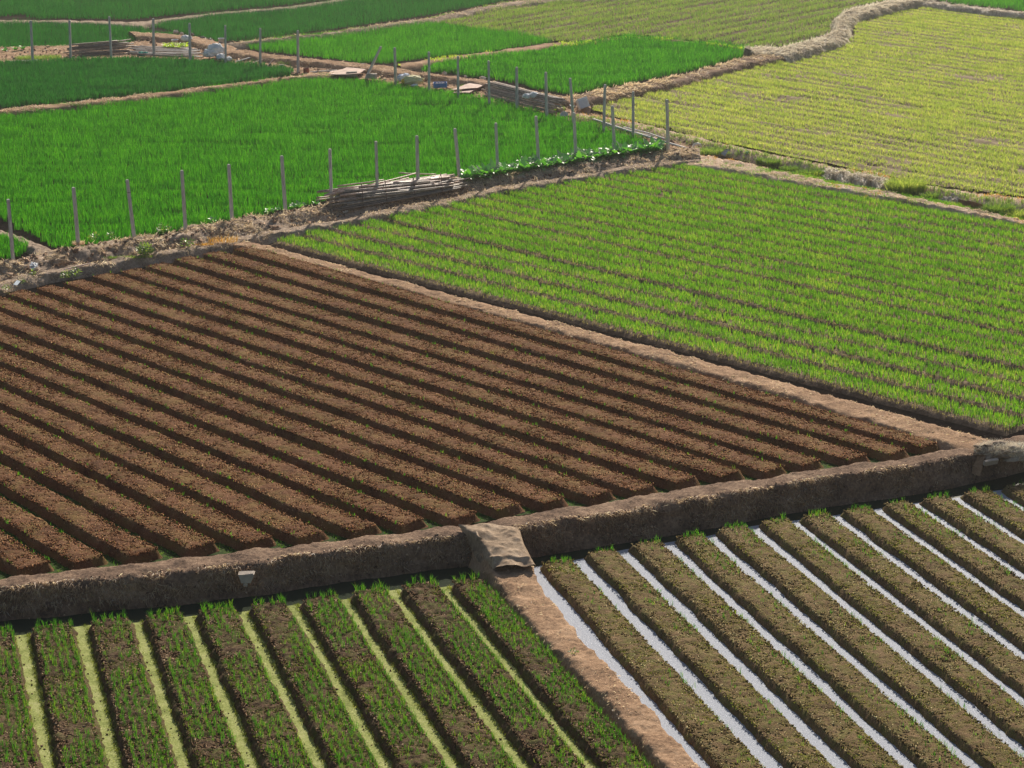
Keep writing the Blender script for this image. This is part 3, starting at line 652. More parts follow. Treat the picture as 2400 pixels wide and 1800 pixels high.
def green_on(key, n, h, wd, mat, label, cat='weeds', k=4, keep=None, name='weeds', seg=2, **kw):
    p, t1, t2, nn = on_bank(key, n, **kw)
    if keep is not None: p = p[keep(p)]
    return clumps(name, p, k, h, wd, mat, label, .05, .8, seg, cat)
cl = lambda p: fbm(p[:,0], p[:,1], .35, 3, 81) > .12

clumps('edge_weeds', floor_edge(T13, B13, .17, 1500, ZL+.01), 3, .06, .012, MAT['tiny'], 'fine green growth along the edges of the duckweed furrows', .02, 1.0, 1, 'weeds')
clumps('moss_tufts', floor_edge([a for a in (FC[i]*.5+FC[i+1]*.5 for i in range(len(FC)-1))], [a for a in (NC[i]*.5+NC[i+1]*.5 for i in range(len(NC)-1))], .10, 900, .01), 3, .05, .012, MAT['sprout'], 'fine green growth on the floors of the brown field furrows', .03, .9, 1, 'weeds')
def bank_crumbs(key, n, size, mat, label, **kw):
    p, t1, t2, nn = on_bank(key, n, **kw); crumbs('soil_clods', p+nn*.01, size*(1+.6*(rng.random(len(p)) > .9)), mat, label)
bank_crumbs('emb', 2200, .03, MAT['crumbk'], 'clods of earth on the lower embankment face', vmin=.5)
bank_crumbs('bank', 1500, .07, MAT['crumbk'], 'clods of earth on the upper bank')
bank_crumbs('yard', 1200, .09, MAT['crumbk'], 'clods and rubble on the strip under the far posts')
# ------------------------------------------------------------------ mesh builder for things
class MB:
    def __init__(s): s.V = []; s.F = []
    def add(s, V, Fc):
        b = len(s.V); s.V += [tuple(v) for v in V]; s.F += [tuple(i+b for i in f) for f in Fc]; return s
    def box(s, c, d, rz=0, rx=0, ry=0, bev=.0, jit=0):
        x, y, z = [v/2 for v in d]; b = min(bev, x*.4, y*.4, z*.4) if bev else min(x, y, z)*.12
        bm = bmesh.new(); bmesh.ops.create_cube(bm, size=1)
        for v in bm.verts: v.co = Vector((v.co.x*2*x+random.uniform(-jit, jit), v.co.y*2*y+random.uniform(-jit, jit), v.co.z*2*z+random.uniform(-jit, jit)))
        bmesh.ops.bevel(bm, geom=bm.edges[:], offset=b, segments=1, affect='EDGES')
        Mx = Matrix.Translation(c) @ Matrix.Rotation(rz,4,'Z') @ Matrix.Rotation(rx,4,'X') @ Matrix.Rotation(ry,4,'Y')
        bm.verts.ensure_lookup_table(); s.add([Mx@v.co for v in bm.verts], [[v.index for v in f.verts] for f in bm.faces]); bm.free(); return s
    def tube(s, pts, rad, seg=7, cap=True):
        pts = [Vector(p) for p in pts]; n = len(pts)
        rad = rad if hasattr(rad, '__len__') else [rad]*n
        V = []
        for i, p in enumerate(pts):
            t = (pts[min(i+1,n-1)]-pts[max(i-1,0)]).normalized(); a = t.cross(Vector((0,0,1)))
            if a.length < .1: a = t.cross(Vector((0,1,0)))
            a.normalize(); b = t.cross(a)
            for k in range(seg):
                an = 2*math.pi*k/seg; V.append(p+(a*math.cos(an)+b*math.sin(an))*rad[i])
        Fc = [(i*seg+k, i*seg+(k+1)%seg, (i+1)*seg+(k+1)%seg, (i+1)*seg+k) for i in range(n-1) for k in range(seg)]
        if cap: Fc += [tuple(range(seg))[::-1], tuple((n-1)*seg+k for k in range(seg))]
        return s.add(V, Fc)
    def blob(s, c, d, amp=.15, sub=3, rz=0, flat=0, seed=0, f=3):
        bm = bmesh.new(); bmesh.ops.create_icosphere(bm, subdivisions=sub, radius=1)
        co_ = np.array([v.co for v in bm.verts]); dn = fbm(co_[:,0]+seed*3.1, co_[:,1]+co_[:,2]*1.7+seed, f, 3, seed)*amp
        co_ = co_*(1+dn)[:,None]*np.array(d)[None]/2
        if flat: co_[:,2] = np.maximum(co_[:,2], -d[2]/2*flat)
        ca, sa = math.cos(rz), math.sin(rz); X = co_[:,0]*ca-co_[:,1]*sa; Y = co_[:,0]*sa+co_[:,1]*ca
        V = np.stack([X+c[0], Y+c[1], co_[:,2]+c[2]], -1); bm.verts.ensure_lookup_table()
        s.add(V, [[v.index for v in fa.verts] for fa in bm.faces]); bm.free(); return s
    def lathe(s, c, prof, seg=20, rx=0, rz=0, ry=0):
        V = []; Mx = Matrix.Translation(c) @ Matrix.Rotation(rz,4,'Z') @ Matrix.Rotation(rx,4,'X') @ Matrix.Rotation(ry,4,'Y')
        for r, z in prof:
            for k in range(seg): a = 2*math.pi*k/seg; V.append(Mx@Vector((r*math.cos(a), r*math.sin(a), z)))
        Fc = [(i*seg+k, i*seg+(k+1)%seg, (i+1)*seg+(k+1)%seg, (i+1)*seg+k) for i in range(len(prof)-1) for k in range(seg)]
        return s.add(V, Fc)
    def grid(s, P, th=.0):
        n, m = P.shape[:2]; s.add(P.reshape(-1,3), [tuple(int(q) for q in f) for f in grid_faces(n, m)])
        if th:
            Q = P.copy(); Q[...,2] -= th; s.add(Q.reshape(-1,3), [tuple(int(q) for q in f)[::-1] for f in grid_faces(n, m)])
        return s
    def build(s, name, mat, parent=None, smooth=False, label=None, cat=None, group=None, loc=None):
        me = bpy.data.meshes.new(name)
        V = s.V
        if loc is not None: V = [(v[0]-loc[0], v[1]-loc[1], v[2]-loc[2]) for v in V]
        me.from_pydata(V, [], s.F); me.update(); me.materials.append(mat)
        if smooth:
            for p in me.polygons: p.use_smooth = True
        o = bpy.data.objects.new(name, me); col.objects.link(o)
        if loc is not None: o.location = loc
        if parent: o.parent = parent
        return tag(o, label, cat, group)
def empty(name, loc, label, cat, group=None, rz=0):
    o = bpy.data.objects.new(name, None); col.objects.link(o); o.location = loc; o.rotation_euler = (0,0,rz); o.empty_display_size = .1
    return tag(o, label, cat, group)
def V3(p): return (float(p[0]), float(p[1]), float(p[2]))

# ------------------------------------------------------------------ posts
ORD = ['first','second','third','fourth','fifth','sixth','seventh','eighth','ninth','tenth','eleventh','twelfth','thirteenth','fourteenth','fifteenth','sixteenth','seventeenth','eighteenth']
def top_at(base, px, py):
    d = f0 + (px-1200)/F*CR - (py-900)/F*CU; t = (base[1]-CAM[1])/d[1]; return CAM+t*d
post_mesh = None
def post_mesh_make():
    bm = bmesh.new(); bmesh.ops.create_cube(bm, size=1)
    for v in bm.verts: v.co = Vector((v.co.x*.125*(1-.12*(v.co.z > 0)), v.co.y*.12*(1-.12*(v.co.z > 0)), v.co.z+.5))
    bmesh.ops.bevel(bm, geom=bm.edges[:], offset=.012, segments=2, affect='EDGES')
    bmesh.ops.bisect_plane
    me = bpy.data.meshes.new('concrete_post'); bm.to_mesh(me); bm.free(); me.materials.append(MAT['conc']); return me
pm = post_mesh_make()
near_p = [(31,612,19,467),(184,576,172,439),(315,560,298,421),(435,540,426,399),(544,518,536,385),(669,496,660,365),(777,482,773,349),(885,466,881,331),(980,446,977,318),(1078,424,1066,301),(1167,406,1162,288),(1263,394,1256,272),(1350,379,1345,264),(1441,364,1435,248),(1566,350,1563,233)]
far_p = [(77,148,72,48),(166,142,163,47),(261,140,256,38),(361,138,359,43),(446,145,444,54),(529,152,528,59),(610,160,610,66),(699,172,698,71),(856,188,893,109),(928,204,925,111),(1006,217,1005,121),(1074,232,1073,131),(1147,247,1145,142),(1212,259,1211,157),(1282,275,1279,169),(1345,292,1336,183),(1415,310,1418,198),(1484,325,1484,214)]
def posts(lst, z, row, group):
    for i, (bx, by, tx, ty) in enumerate(lst):
        b = G(bx, by, z); t = top_at(b, tx, ty); d = Vector(t-b); L = d.length
        b = b-np.array(d.normalized())*.15; L += .15
        o = bpy.data.objects.new('concrete_post', pm); col.objects.link(o)
        q = d.normalized(); o.location = V3(b); o.scale = (1, 1, L)
        o.rotation_mode = 'QUATERNION'; o.rotation_quaternion = q.to_track_quat('Z', 'X') @ Matrix.Rotation(random.uniform(-.5,.9),3,'Z').to_quaternion()
        if i == 8 and row == 'far':
            lb = 'grey concrete post leaning far over to the right beside the block under the plywood'
        else: lb = 'slim grey concrete post, %s from the left in the %s row' % (ORD[i], row)
        tag(o, lb, 'post', group)
        if row == 'near' and i == 2:
            k = MB().tube([(.065*math.cos(a), .065*math.sin(a), .80) for a in np.linspace(0, 6.28, 9)], .012, 5)
            c = k.build('tie', MAT['bamb3'], o); c.scale = (1,1,1)
            for v in c.data.vertices: v.co.z = .80+(v.co.z-.80)/L
posts(near_p, .48, 'near', 'concrete posts along the near earth bank')
posts(far_p, .06, 'far', 'concrete posts along the far edge of the green fields')

# ------------------------------------------------------------------ pole piles
def pole(name, a, b, r1, r2, mat, label, cat, group, sag=.02, bend=0):
    a = np.array(a); b = np.array(b); n = 7; ts = np.linspace(0, 1, n); L = np.linalg.norm(b-a)
    bx = random.uniform(-1,1)*bend
    pts = [a*(1-t)+b*t+np.array([0, bx*math.sin(math.pi*t), -sag*math.sin(math.pi*t)+.006*random.uniform(-1,1)]) for t in ts]
    return MB().tube([p-a for p in pts], [r1*(1-t)+r2*t for t in ts], 7).build(name, mat, smooth=True, label=label, cat=cat, group=group, loc=None), a
def place(o, a): o.location = V3(a); return o
def pile(L0, R0, rows, depth, dz, dd, r, group, label, cols=3, jit=.12, rscale=.7, mats=('bamb','bamb','bamb3','bamb2'), topmat='bamb2', drop=0):
    L0 = np.array(L0); R0 = np.array(R0); ax = (R0-L0)/np.linalg.norm(R0-L0); nr = np.array([-ax[1], ax[0], 0]); nr *= np.sign(nr[1])
    for k in range(rows):
        nc = cols if k > rows*.45 else 2
        for c in range(nc):
            e0, e1 = random.uniform(-jit, jit)*2, random.uniform(-jit, jit)*2
            up = np.array([0,0,1.0])
            hook = 1 if k < rows-1 else .9
            a = L0+ax*e0+nr*(k*dd+c*r*2.1)+up*(k*dz+random.uniform(-.01,.01)); b = R0+ax*e1+nr*(k*dd+c*r*2.0)+up*(k*dz*rscale+random.uniform(-.01,.01))
            if random.random() < .25: b = b+up*random.uniform(-.05,.05)
            mt = random.choice(mats) if k < rows-2 else random.choice((topmat, topmat, 'bamb'))
            rr = r*random.uniform(.75, 1.15)
            if random.random() < .5: a, b = b, a
            o, a_ = pole('wooden_pole', a, b, rr, rr*.7, MAT[mt], label, 'pole', group, .01, .03); place(o, a_)
LBIG = 'weathered grey pole lying in the big roped pile on the near bank'
GBIG = 'poles in the big roped pile'
L0 = G(806,491,.47); R0 = G(1080,440,.47)
pile(L0, R0, 11, 0, .060, .070, .045, GBIG, LBIG, cols=5, rscale=.62, mats=('bamb','bamb','bamb3','bamb','bamb2'), jit=.24)
# crossing and protruding poles on top of it
for (x1,y1,x2,y2,z1,z2,lb) in [(860,434,975,406,1.06,1.0,'long pale pole laid slantwise over the crest of the big pile'),
        (935,405,1022,408,1.0,.98,'pale pole lying level on the crest of the big pile'),
        (937,418,1020,428,.98,.80,'thin pale pole crossing the right front of the big pile'),
        (832,444,958,417,.92,.98,'broad pale pole on the upper front of the big pile'),
        (790,436,900,421,.92,1.0,'pink pale pole on the upper left of the big pile'),
        (740,469,800,459,.62,.62,'thin pole end sticking out left of the big pile, lower one'),
        (742,464,792,455,.66,.66,'thin pole end sticking out left of the big pile, upper one'),
        (1040,426,1100,417,.74,.70,'thin pole end sticking out right of the big pile')]:
    o, a_ = pole('wooden_pole', G(x1,y1,z1), G(x2,y2,z2), .032, .024, MAT['bamb2'], lb, 'pole', GBIG); place(o, a_)
for i, (x1,y1,x2,y2,zz,lb) in enumerate([(802,498,1020,448,.33,'smooth pale grey pole lying lowest in front of the big pile'),(797,494,1010,447,.37,'second smooth grey pole just above the lowest one of the big pile')]):
    o, a_ = pole('wooden_pole', G(x1,y1,zz), G(x2,y2,zz), .05, .042, MAT['conc'], lb, 'pole', GBIG, .01); place(o, a_)
for i, t in enumerate((.16,.36,.60,.84)):
    b = L0*(1-t)+R0*t; H = .68*(1-.38*t); dn = np.array([-.1,.98,0])
    pts = [b+np.array([0,-.06,-.08]), b+np.array([0,-.055,.1]), b+dn*.30+np.array([0,0,H*.55]), b+dn*.62+np.array([0,0,H+.07]), b+dn*.95+np.array([0,0,H+.07]), b+dn*1.05+np.array([0,0,H-.15])]
    MB().tube([p-b for p in pts], .014, 5).build('rope', MAT['rope'], smooth=True, label='dark rope tied round the big pole pile, %s from the left' % ORD[i], cat='rope', group='ropes round the big pile').location = V3(b)
for k in range(16):
    u1 = random.uniform(0,.5); u2 = random.uniform(.55,1.0); kk = random.randint(4,10); k2 = max(2, min(10, kk+random.randint(-3,3)))
    up = np.array([0,0,1.0]); axx = R0-L0; nrr = np.array([-axx[1], axx[0], 0])/np.linalg.norm(axx); nrr *= np.sign(nrr[1])
    a = L0+axx*u1+nrr*(kk*.07-.07)+up*(kk*.060*(1-.38*u1)+.05); b = L0+axx*u2+nrr*(k2*.07-.07)+up*(k2*.060*(1-.38*u2)+.05)
    o, a_ = pole('wooden_pole', a, b, .042, .028, MAT[random.choice(('bamb','bamb2','bamb3','bamb'))], LBIG, 'pole', GBIG, .01, .03); place(o, a_)
# right far pile
GR = 'poles in the far right pile'; LR = 'grey pole stacked in the long pile under the far right posts'
L1 = G(1130,222,.20); R1 = G(1294,264,.22)
pile(L1, R1, 9, 0, .072, .06, .045, GR, LR, cols=3, rscale=1.0, mats=('bamb','bamb2','bamb3','bamb'), topmat='bamb2', jit=.2)
for i, (x1,y1,x2,y2,z1,z2,lb) in enumerate([(1148,192,1240,222,.55,.5,'broad pinkish plank pole furthest back on the far right pile'),(1146,197,1255,226,.6,.55,'pale pinkish pole sloping along the top of the far right pile'),(1150,203,1222,219,.6,.6,'short pink pole on the far right pile'),(1210,216,1278,222,.6,.55,'thin reddish pole crossing to the right end of the far right pile')]):
    o, a_ = pole('wooden_pole', G(x1,y1,z1), G(x2,y2,z2), .05, .035, MAT['bamb2'], lb, 'pole', GR); place(o, a_)
# left far piles
GL_ = 'poles in the far left pile'; LL = 'dark grey pole in the tall pile under the third far post'
L2 = G(178,132,.14); R2 = G(296,126,.14)
pile(L2, R2, 8, 0, .085, .06, .05, GL_, LL, cols=3, rscale=1.15, mats=('bamb','bamb3','bamb'), topmat='bamb', jit=.25)
o, a_ = pole('wooden_pole', G(175,110,.5), G(307,92,.72), .04, .03, MAT['bamb'], 'long grey pole on top of the far left pile pointing up to the right', 'pole', GL_); place(o, a_)
o, a_ = pole('wooden_pole', G(148,124,.3), G(195,118,.35), .04, .03, MAT['bamb'], 'grey pole end sticking out left of the far left pile', 'pole', GL_); place(o, a_)
GM = 'poles in the flat pile by the fourth and fifth far posts'; LM = 'grey pole in the low flat pile beside the white sacks'
for k in range(20):
    x1 = random.uniform(298,350); x2 = random.uniform(440,485); y1 = 108+k*.95; y2 = y1+random.uniform(1,9)
    o, a_ = pole('wooden_pole', G(x1,y1,.2+.01*k), G(x2,min(y2,134),.2), .04, .035, MAT[random.choice(('bamb','bamb3','conc'))], LM, 'pole', GM); place(o, a_)

# ------------------------------------------------------------------ junk, sacks, boards, blocks
def quad_board(name, c4, z, mat, th, label, cat, group=None, warp=.02, zs=None):
    P = [G(x, y, zz) for (x, y), zz in zip(c4, zs or [z]*4)]
    n = 9; g = np.zeros((n, n, 3))
    for i in range(n):
        for j in range(n):
            u, v = i/(n-1), j/(n-1); g[i,j] = (P[0]*(1-u)+P[1]*u)*(1-v)+(P[3]*(1-u)+P[2]*u)*v
    g[...,2] += fbm(g[...,0], g[...,1], 1.2, 2, 5)*warp; o0 = g[0,0].copy(); g = g-o0
    top = g.reshape(-1,3); bot = top.copy(); bot[:,2] -= th; F1_ = [tuple(int(q) for q in f) for f in grid_faces(n,n)]
    rim = [i for i in range(n)]+[i*n+n-1 for i in range(1,n)]+[(n-1)*n+j for j in range(n-2,-1,-1)]+[i*n for i in range(n-2,0,-1)]
    side = [(rim[k], rim[(k+1)%len(rim)], rim[(k+1)%len(rim)]+n*n, rim[k]+n*n) for k in range(len(rim))]
    m = MB().add(np.vstack([top, bot]), F1_+[tuple(q+n*n for q in f)[::-1] for f in F1_]+side)
    o = m.build(name, mat, label=label, cat=cat, group=group); o.location = V3(o0); return o
quad_board('plywood_board', [(770,174),(812,158),(857,161),(842,172)], .42, MAT['board'], .04, 'wide pinkish plywood board resting over grey blocks by the leaning post', 'board')
quad_board('plywood_board', [(759,178),(775,166),(812,161),(790,176)], .28, MAT['board'], .03, 'smaller pinkish board sticking out left under the wide plywood board', 'board')
def single(o, label, cat, group=None): return tag(o, label, cat, group)
def block(px, py, z, d, rz, mat, name, label, cat, group=None, rx=0, ry=0, bev=.0):
    p = G(px, py, z); o = MB().box((0,0,d[2]/2), d, rz, rx, ry, bev, .008).build(name, mat, label=label, cat=cat, group=group); o.location = V3(p); return o
block(825,179,.22, (.56,.24,.26), .05, MAT['brick'], 'concrete_block', 'grey concrete block under the front of the wide plywood board', 'block')
block(872,184,.22, (.52,.24,.26), -.3, MAT['brick'], 'concrete_block', 'grey concrete block just right of the leaning post', 'block')
block(850,153,.34, (.22,.12,.10), .2, MAT['brick'], 'brick', 'small brick lying on the sandy path above the plywood board', 'brick')
block(660,160,.10, (.26,.2,.2), .1, MAT['brick'], 'concrete_block', 'small pale block at the field edge left of the eighth far post', 'block')
block(1312,262,.14, (.3,.25,.2), .5, MAT['stone'], 'stone', 'pale stone on the straw heap at the right end of the far right pile', 'stone')
def rock(px, py, z, s, mat, label, name='stone', cat='stone', group=None, d=(1,.8,.65), seed=0, amp=.35):
    p = G(px, py, z); o = MB().blob((0,0,s*d[2]*.35), (s*d[0], s*d[1], s*d[2]), amp, 3, random.uniform(0,3), 0, seed).build(name, mat, label=label, cat=cat, group=group, smooth=False); o.location = V3(p); return o
rock(1041,175,.3,.28, MAT['stone'], 'pale round stone on the path edge above the blue tub', seed=3)
rock(1091,181,.3,.18, MAT['stone'], 'small white stone on the path edge right of the twelfth far post', seed=4)
rock(1131,188,.32,.36, MAT['stone'], 'crumpled whitish lump on the path edge above the far right pile', seed=5)
rock(426,82,.3,.30, MAT['stone'], 'first grey stone along the left edge of the sandy path', seed=6)
rock(449,84,.3,.32, MAT['bamb3'], 'dark stone right of the first grey stone on the sandy path', seed=7)
rock(476,93,.3,.34, MAT['bamb3'], 'dark stone beside the path between the fourth green field and the bucket', seed=8)
rock(492,97,.3,.34, MAT['bamb3'], 'dark stone nearest the left of the white bucket', seed=9)
rock(412,78,.3,.34, MAT['stone'], 'whitish lump at the corner of the small dark green field', seed=10)
rock(556,121,.3,.26, MAT['stone'], 'whitish stone on the path right of the sixth far post', seed=11)
rock(1249,1275,-.35,.12, MAT['stone'], 'small pale stone in the ditch by the cloth covered ramp', seed=12)
# sacks
def sack(px, py, z, d, rz, parts, label, group=None, seed=1):
    z += .10; d = tuple(v*1.25 for v in d); p = G(px, py, z); r = empty('sack', V3(p), label, 'sack', group)
    m = MB().blob((0,0,d[2]*.42), d, .22, 4, rz, .8, seed, 2.2); m.build('sack_body', parts[0], r, True)
    if len(parts) > 1:
        ca, sa = math.cos(rz), math.sin(rz)
        MB().blob((-d[0]*.5*ca, -d[0]*.5*sa, d[2]*.3), (d[0]*.25, d[1]*.4, d[2]*.5), .4, 3, rz, 0, seed+4, 3).build('tied_mouth', parts[1], r, True)
    return r
sack(948,192,.12, (.62,.42,.36), .1, [MAT['sackb'], MAT['sackw']], 'blue and white woven sack behind the tenth far post', seed=2)
sack(970,198,.12, (.82,.5,.42), -.1, [MAT['sacky'], MAT['yel']], 'yellowish white sack with a bright yellow mouth', seed=3)
sack(490,134,.12, (.55,.4,.40), .3, [MAT['sackw']], 'left white sack in the heap left of the sixth far post', 'white sacks by the sixth far post', seed=5)
sack(508,132,.14, (.75,.45,.62), 0, [MAT['sackw'], MAT['green']], 'largest white sack with greenish mouth in the heap by the sixth far post', 'white sacks by the sixth far post', seed=6)
sack(519,141,.12, (.45,.35,.30), 0, [MAT['sackw']], 'low white sack in front right of the heap by the sixth far post', 'white sacks by the sixth far post', seed=7)
sack(535,143,.12, (.35,.25,.22), 0, [MAT['sackw']], 'small pale bag just right of the sixth far post', seed=8)
sack(438,97,.2, (.50,.35,.3), .2, [MAT['sackw']], 'crumpled white plastic bag beside the lettuce patch', seed=9)
sack(972,203,.1, (.28,.18,.12), .2, [MAT['sackw']], 'white plastic scrap in front of the yellowish sack', seed=10)
sack(1234,231,.5, (.30,.22,.22), .2, [MAT['sackw']], 'left white bag lying on the far right pile', seed=11)
sack(1251,229,.5, (.40,.25,.24), .2, [MAT['sackw']], 'right white bag lying on the far right pile', seed=12)
sack(335,131,.12, (.50,.3,.22), 0, [MAT['green']], 'crumpled green net on the field edge left of the fourth far post', seed=13)
sack(688,205,.1, (.2,.2,.1), 0, [MAT['lett']], 'x', seed=13) if False else None
# buckets and tubs
def bucket(px, py, z, r1, r2, h, mat, label, tilt=0, rz=0, handle=True, cat='bucket', name='bucket'):
    p = G(px, py, z); e = empty(name, V3(p), label, cat)
    MB().lathe((0,0,0), [(0.0,0),(r1,0),(r2,h),(r2*1.07,h),(r2*1.07,h-.03),(r2*1.0,h-.03),(r2*.96,h-.02),(r1*.95,.02),(0,.02)], 22, tilt, rz).build('tub' if name != 'bucket' else 'bucket_body', mat, e, True)
    if handle:
        Mx = Matrix.Rotation(rz,4,'Z')@Matrix.Rotation(tilt,4,'X')
        MB().tube([Mx@Vector((r2*1.05*math.cos(a), -r2*.4*math.sin(a), h-.04-.12*math.sin(a))) for a in np.linspace(0, math.pi, 9)], .006, 5).build('handle', MAT['bamb3'], e, True)
    return e
bucket(519,104,.34,.13,.17,.36, MAT['foam'], 'white round bucket standing on the sandy path')
bucket(410,101,.18,.12,.19,.2, MAT['foam'], 'low white basin behind the lettuce patch', handle=False, name='basin', cat='basin')
block(517,112,.2, (.42,.3,.22), .2, MAT['rust'], 'wooden_crate', 'brown lump of boards under the white round bucket', 'crate')
bucket(718,171,.12,.16,.15,.26, MAT['clay'], 'reddish brown clay pot right of the eighth far post', handle=False, name='pot', cat='pot')
bucket(1322,273,.12,.14,.18,.2, MAT['foam'], 'cracked white pail half buried in straw left of the sixteenth far post', tilt=R(60), handle=False, name='pail', cat='pail')
bucket(1380,282,.12,.12,.15,.24, MAT['foam'], 'white plastic pail lying at the left end of the long pipes', tilt=R(75), rz=.5, handle=False, name='pail', cat='pail')
# blue tub with bricks
p = G(1032,204,.24); e = empty('plastic_tub', V3(p), 'open blue plastic tub holding bricks, right of the eleventh far post', 'tub')
def open_box(w_, d_, h_, th, mat, name, parent, flare=1.15):
    m = MB(); a, b = w_/2, d_/2
    for sx, sy, dx, dy in ((0,-b,w_,th),(0,b,w_,th),(-a,0,th,d_),(a,0,th,d_)):
        m.box((sx,sy,h_/2),(dx,dy,h_),0,0,0,.006)
    m.box((0,0,th/2),(w_,d_,th)); return m.build(name, mat, parent)
open_box(.66,.46,.24,.025, MAT['bluep'], 'tub_body', e)
for k in range(3):
    q = p+np.array([-.17+.16*k, .02, .14]); o = MB().box((0,0,0),(.13,.26,.12),.1*k-.1).build('brick', MAT['brick'], label=['left','middle','right'][k]+' brick of the three lying in the blue tub', cat='brick', group='bricks in the blue tub'); o.location = V3(q)
# white foam box, tipped
p = G(1366,252,.36); e = empty('foam_box', V3(p), 'white foam box tipped on its side at the corner of the yellow-green field', 'box')
m = MB().box((0,0,.2),(.50,.36,.50),0.2,R(-20),R(-14),.02); m.build('box_body', MAT['foam'], e)
MB().box((.02,-.21,.21),(.40,.03,.38),0.2,R(-20),R(-14),.01).build('box_lid', plain('shaded_foam', (.62,.64,.70), (.55,.57,.63), 6, .7, .05), e)  # darker copy of the white foam, shade put into its colour
quad_board('foam_sheet', [(1334,244),(1350,240),(1354,246),(1339,249)], .3, MAT['foam'], .03, 'flat white foam scrap left of the tipped foam box', 'foam')
# planks
def plank(x1,y1,z1,x2,y2,z2,w_,th,mat,label,name='plank',cat='plank',group=None):
    a = G(x1,y1,z1); b = G(x2,y2,z2); d = Vector(b-a); q = d.to_track_quat('X','Z')
    o = MB().box((d.length/2,0,0),(d.length,w_,th),bev=.006).build(name, mat, label=label, cat=cat, group=group)
    o.rotation_mode = 'QUATERNION'; o.rotation_quaternion = q; o.location = V3(a); return o
plank(548,146,.1,600,131,.35,.12,.05,MAT['conc'],'grey plank leaning on the bank right of the sixth far post')
plank(578,154,.1,616,139,.36,.16,.05,MAT['bamb2'],'wide pale plank leaning on the bank behind the seventh far post')
plank(624,158,.1,641,139,.45,.06,.04,MAT['bamb2'],'short narrow pinkish plank right of the seventh far post')
plank(727,169,.12,790,165,.2,.09,.08,MAT['conc'],'white concrete beam lying left of the wide plywood board', 'concrete_beam', 'beam')
plank(20,145,.14,92,141,.14,.10,.08,MAT['conc'],'pale concrete beam lying by the first far post', 'concrete_beam', 'beam')
# long pipes
def pipe(pts, r, mat, label, group='long pipes beside the yellow-green field'):
    P = [G(*q) for q in pts]; o = MB().tube([p-P[0] for p in resample(P, 14)], r, 9).build('pipe', mat, smooth=True, label=label, cat='pipe', group=group); o.location = V3(P[0]); return o
pipe([(1390,279,.3),(1462,303,.25),(1550,330,.22),(1614,349,.25)], .045, MAT['pvc'], 'longest pale pipe running down to the white valve')
pipe([(1420,293,.2),(1480,309,.18),(1531,320,.15)], .05, MAT['conc'], 'thick grey pipe lying in front of the longest pale pipe')
pipe([(1462,298,.3),(1520,312,.28),(1560,326,.2)], .035, MAT['pvc'], 'thin pinkish pipe lying behind the longest pale pipe')
p = G(1624,360,.2); e = empty('water_valve', V3(p), 'white gooseneck water outlet at the lower end of the longest pipe', 'valve')
MB().tube([(0,0,0),(.0,0,.30),(.06,0,.40),(.2,0,.43),(.32,0,.40),(.36,0,.28)], .05, 10).build('gooseneck', MAT['pvc'], e, True)
MB().tube([(0,0,-.02),(0,0,.12)], .09, 12).build('collar', MAT['pvc'], e, True)
MB().box((-.12,-.08,.06),(.24,.16,.16),.4).build('valve_body', MAT['foam'], e)
# ditch things
for i, (x, y, lb) in enumerate([(1697,366,'left grey-blue plastic film scrap hanging in the ditch'),(1731,367,'right grey-blue plastic film scrap hanging in the ditch')]):
    quad_board('plastic_film', [(x-8,y-2),(x+2,y-14),(x+12,y-16),(x+2,y+1)], .1, MAT['film'], .01, lb, 'film', None, .12, [.05,.32,.32,.05])
rock(1752,361,.2,.2, MAT['green'], 'small turquoise plastic lump in the ditch', 'plastic_lump', 'plastic', seed=21)
quad_board('rusty_board', [(2243,487),(2246,466),(2268,472),(2269,493)], .1, MAT['rust'], .04, 'left brown board standing in the ditch at the right', 'board', None, .02, [.0,.38,.38,.0])
quad_board('rusty_board', [(2270,494),(2267,470),(2303,479),(2308,501)], .1, MAT['rust'], .04, 'right wider brown board standing in the ditch at the right', 'board', None, .02, [.0,.42,.42,.0])
for i in range(9):
    x = 2212+i*4.5+random.uniform(-3,3); y = 466+random.uniform(-6,10)+i*.8
    rock(x, y, .1, random.uniform(.18,.38), MAT['stone'], 'whitish rubble lump in the heap left of the brown boards', 'rubble', 'rubble', 'whitish rubble left of the brown boards', seed=30+i, amp=.5)
quad_board('plastic_sheet', [(2380,478),(2392,470),(2420,476),(2410,486)], .2, MAT['foam'], .02, 'white plastic sheet at the right edge of the ditch', 'sheet', None, .1)
# straw mat of grey straw on the ditch slope
P = []
for x in np.linspace(1935,2080,60):
    yt = 399+(x-1945)*.168; r = []
    for v in np.linspace(0, 1, 14):
        q = G(x, yt+v*(33+4*math.sin(x*.15)), .36-.36*v**1.3); q[2] += .05+.10*math.sin(v*3.0)*(.6+.4*math.sin(x*.31)); r.append(q)
    P.append(r)
P = np.array(P); P[...,2] += fbm(P[...,0], P[...,1]*2, 3, 3, 6)*.05; SAMPLES['mat'] = (P, None)
o0 = P[0,0].copy(); o = MB().grid(P-o0, .04).build('straw_mat', MAT['pale'], smooth=True, label='grey straw matting draped over the ditch slope beside the big grass clump', cat='straw mat'); o.location = V3(o0)
straw('mat', 2500, .3, .018, MAT['straw2'], 'loose grey straw ends over the straw matting', bias=1, clump=False, lift=.4)
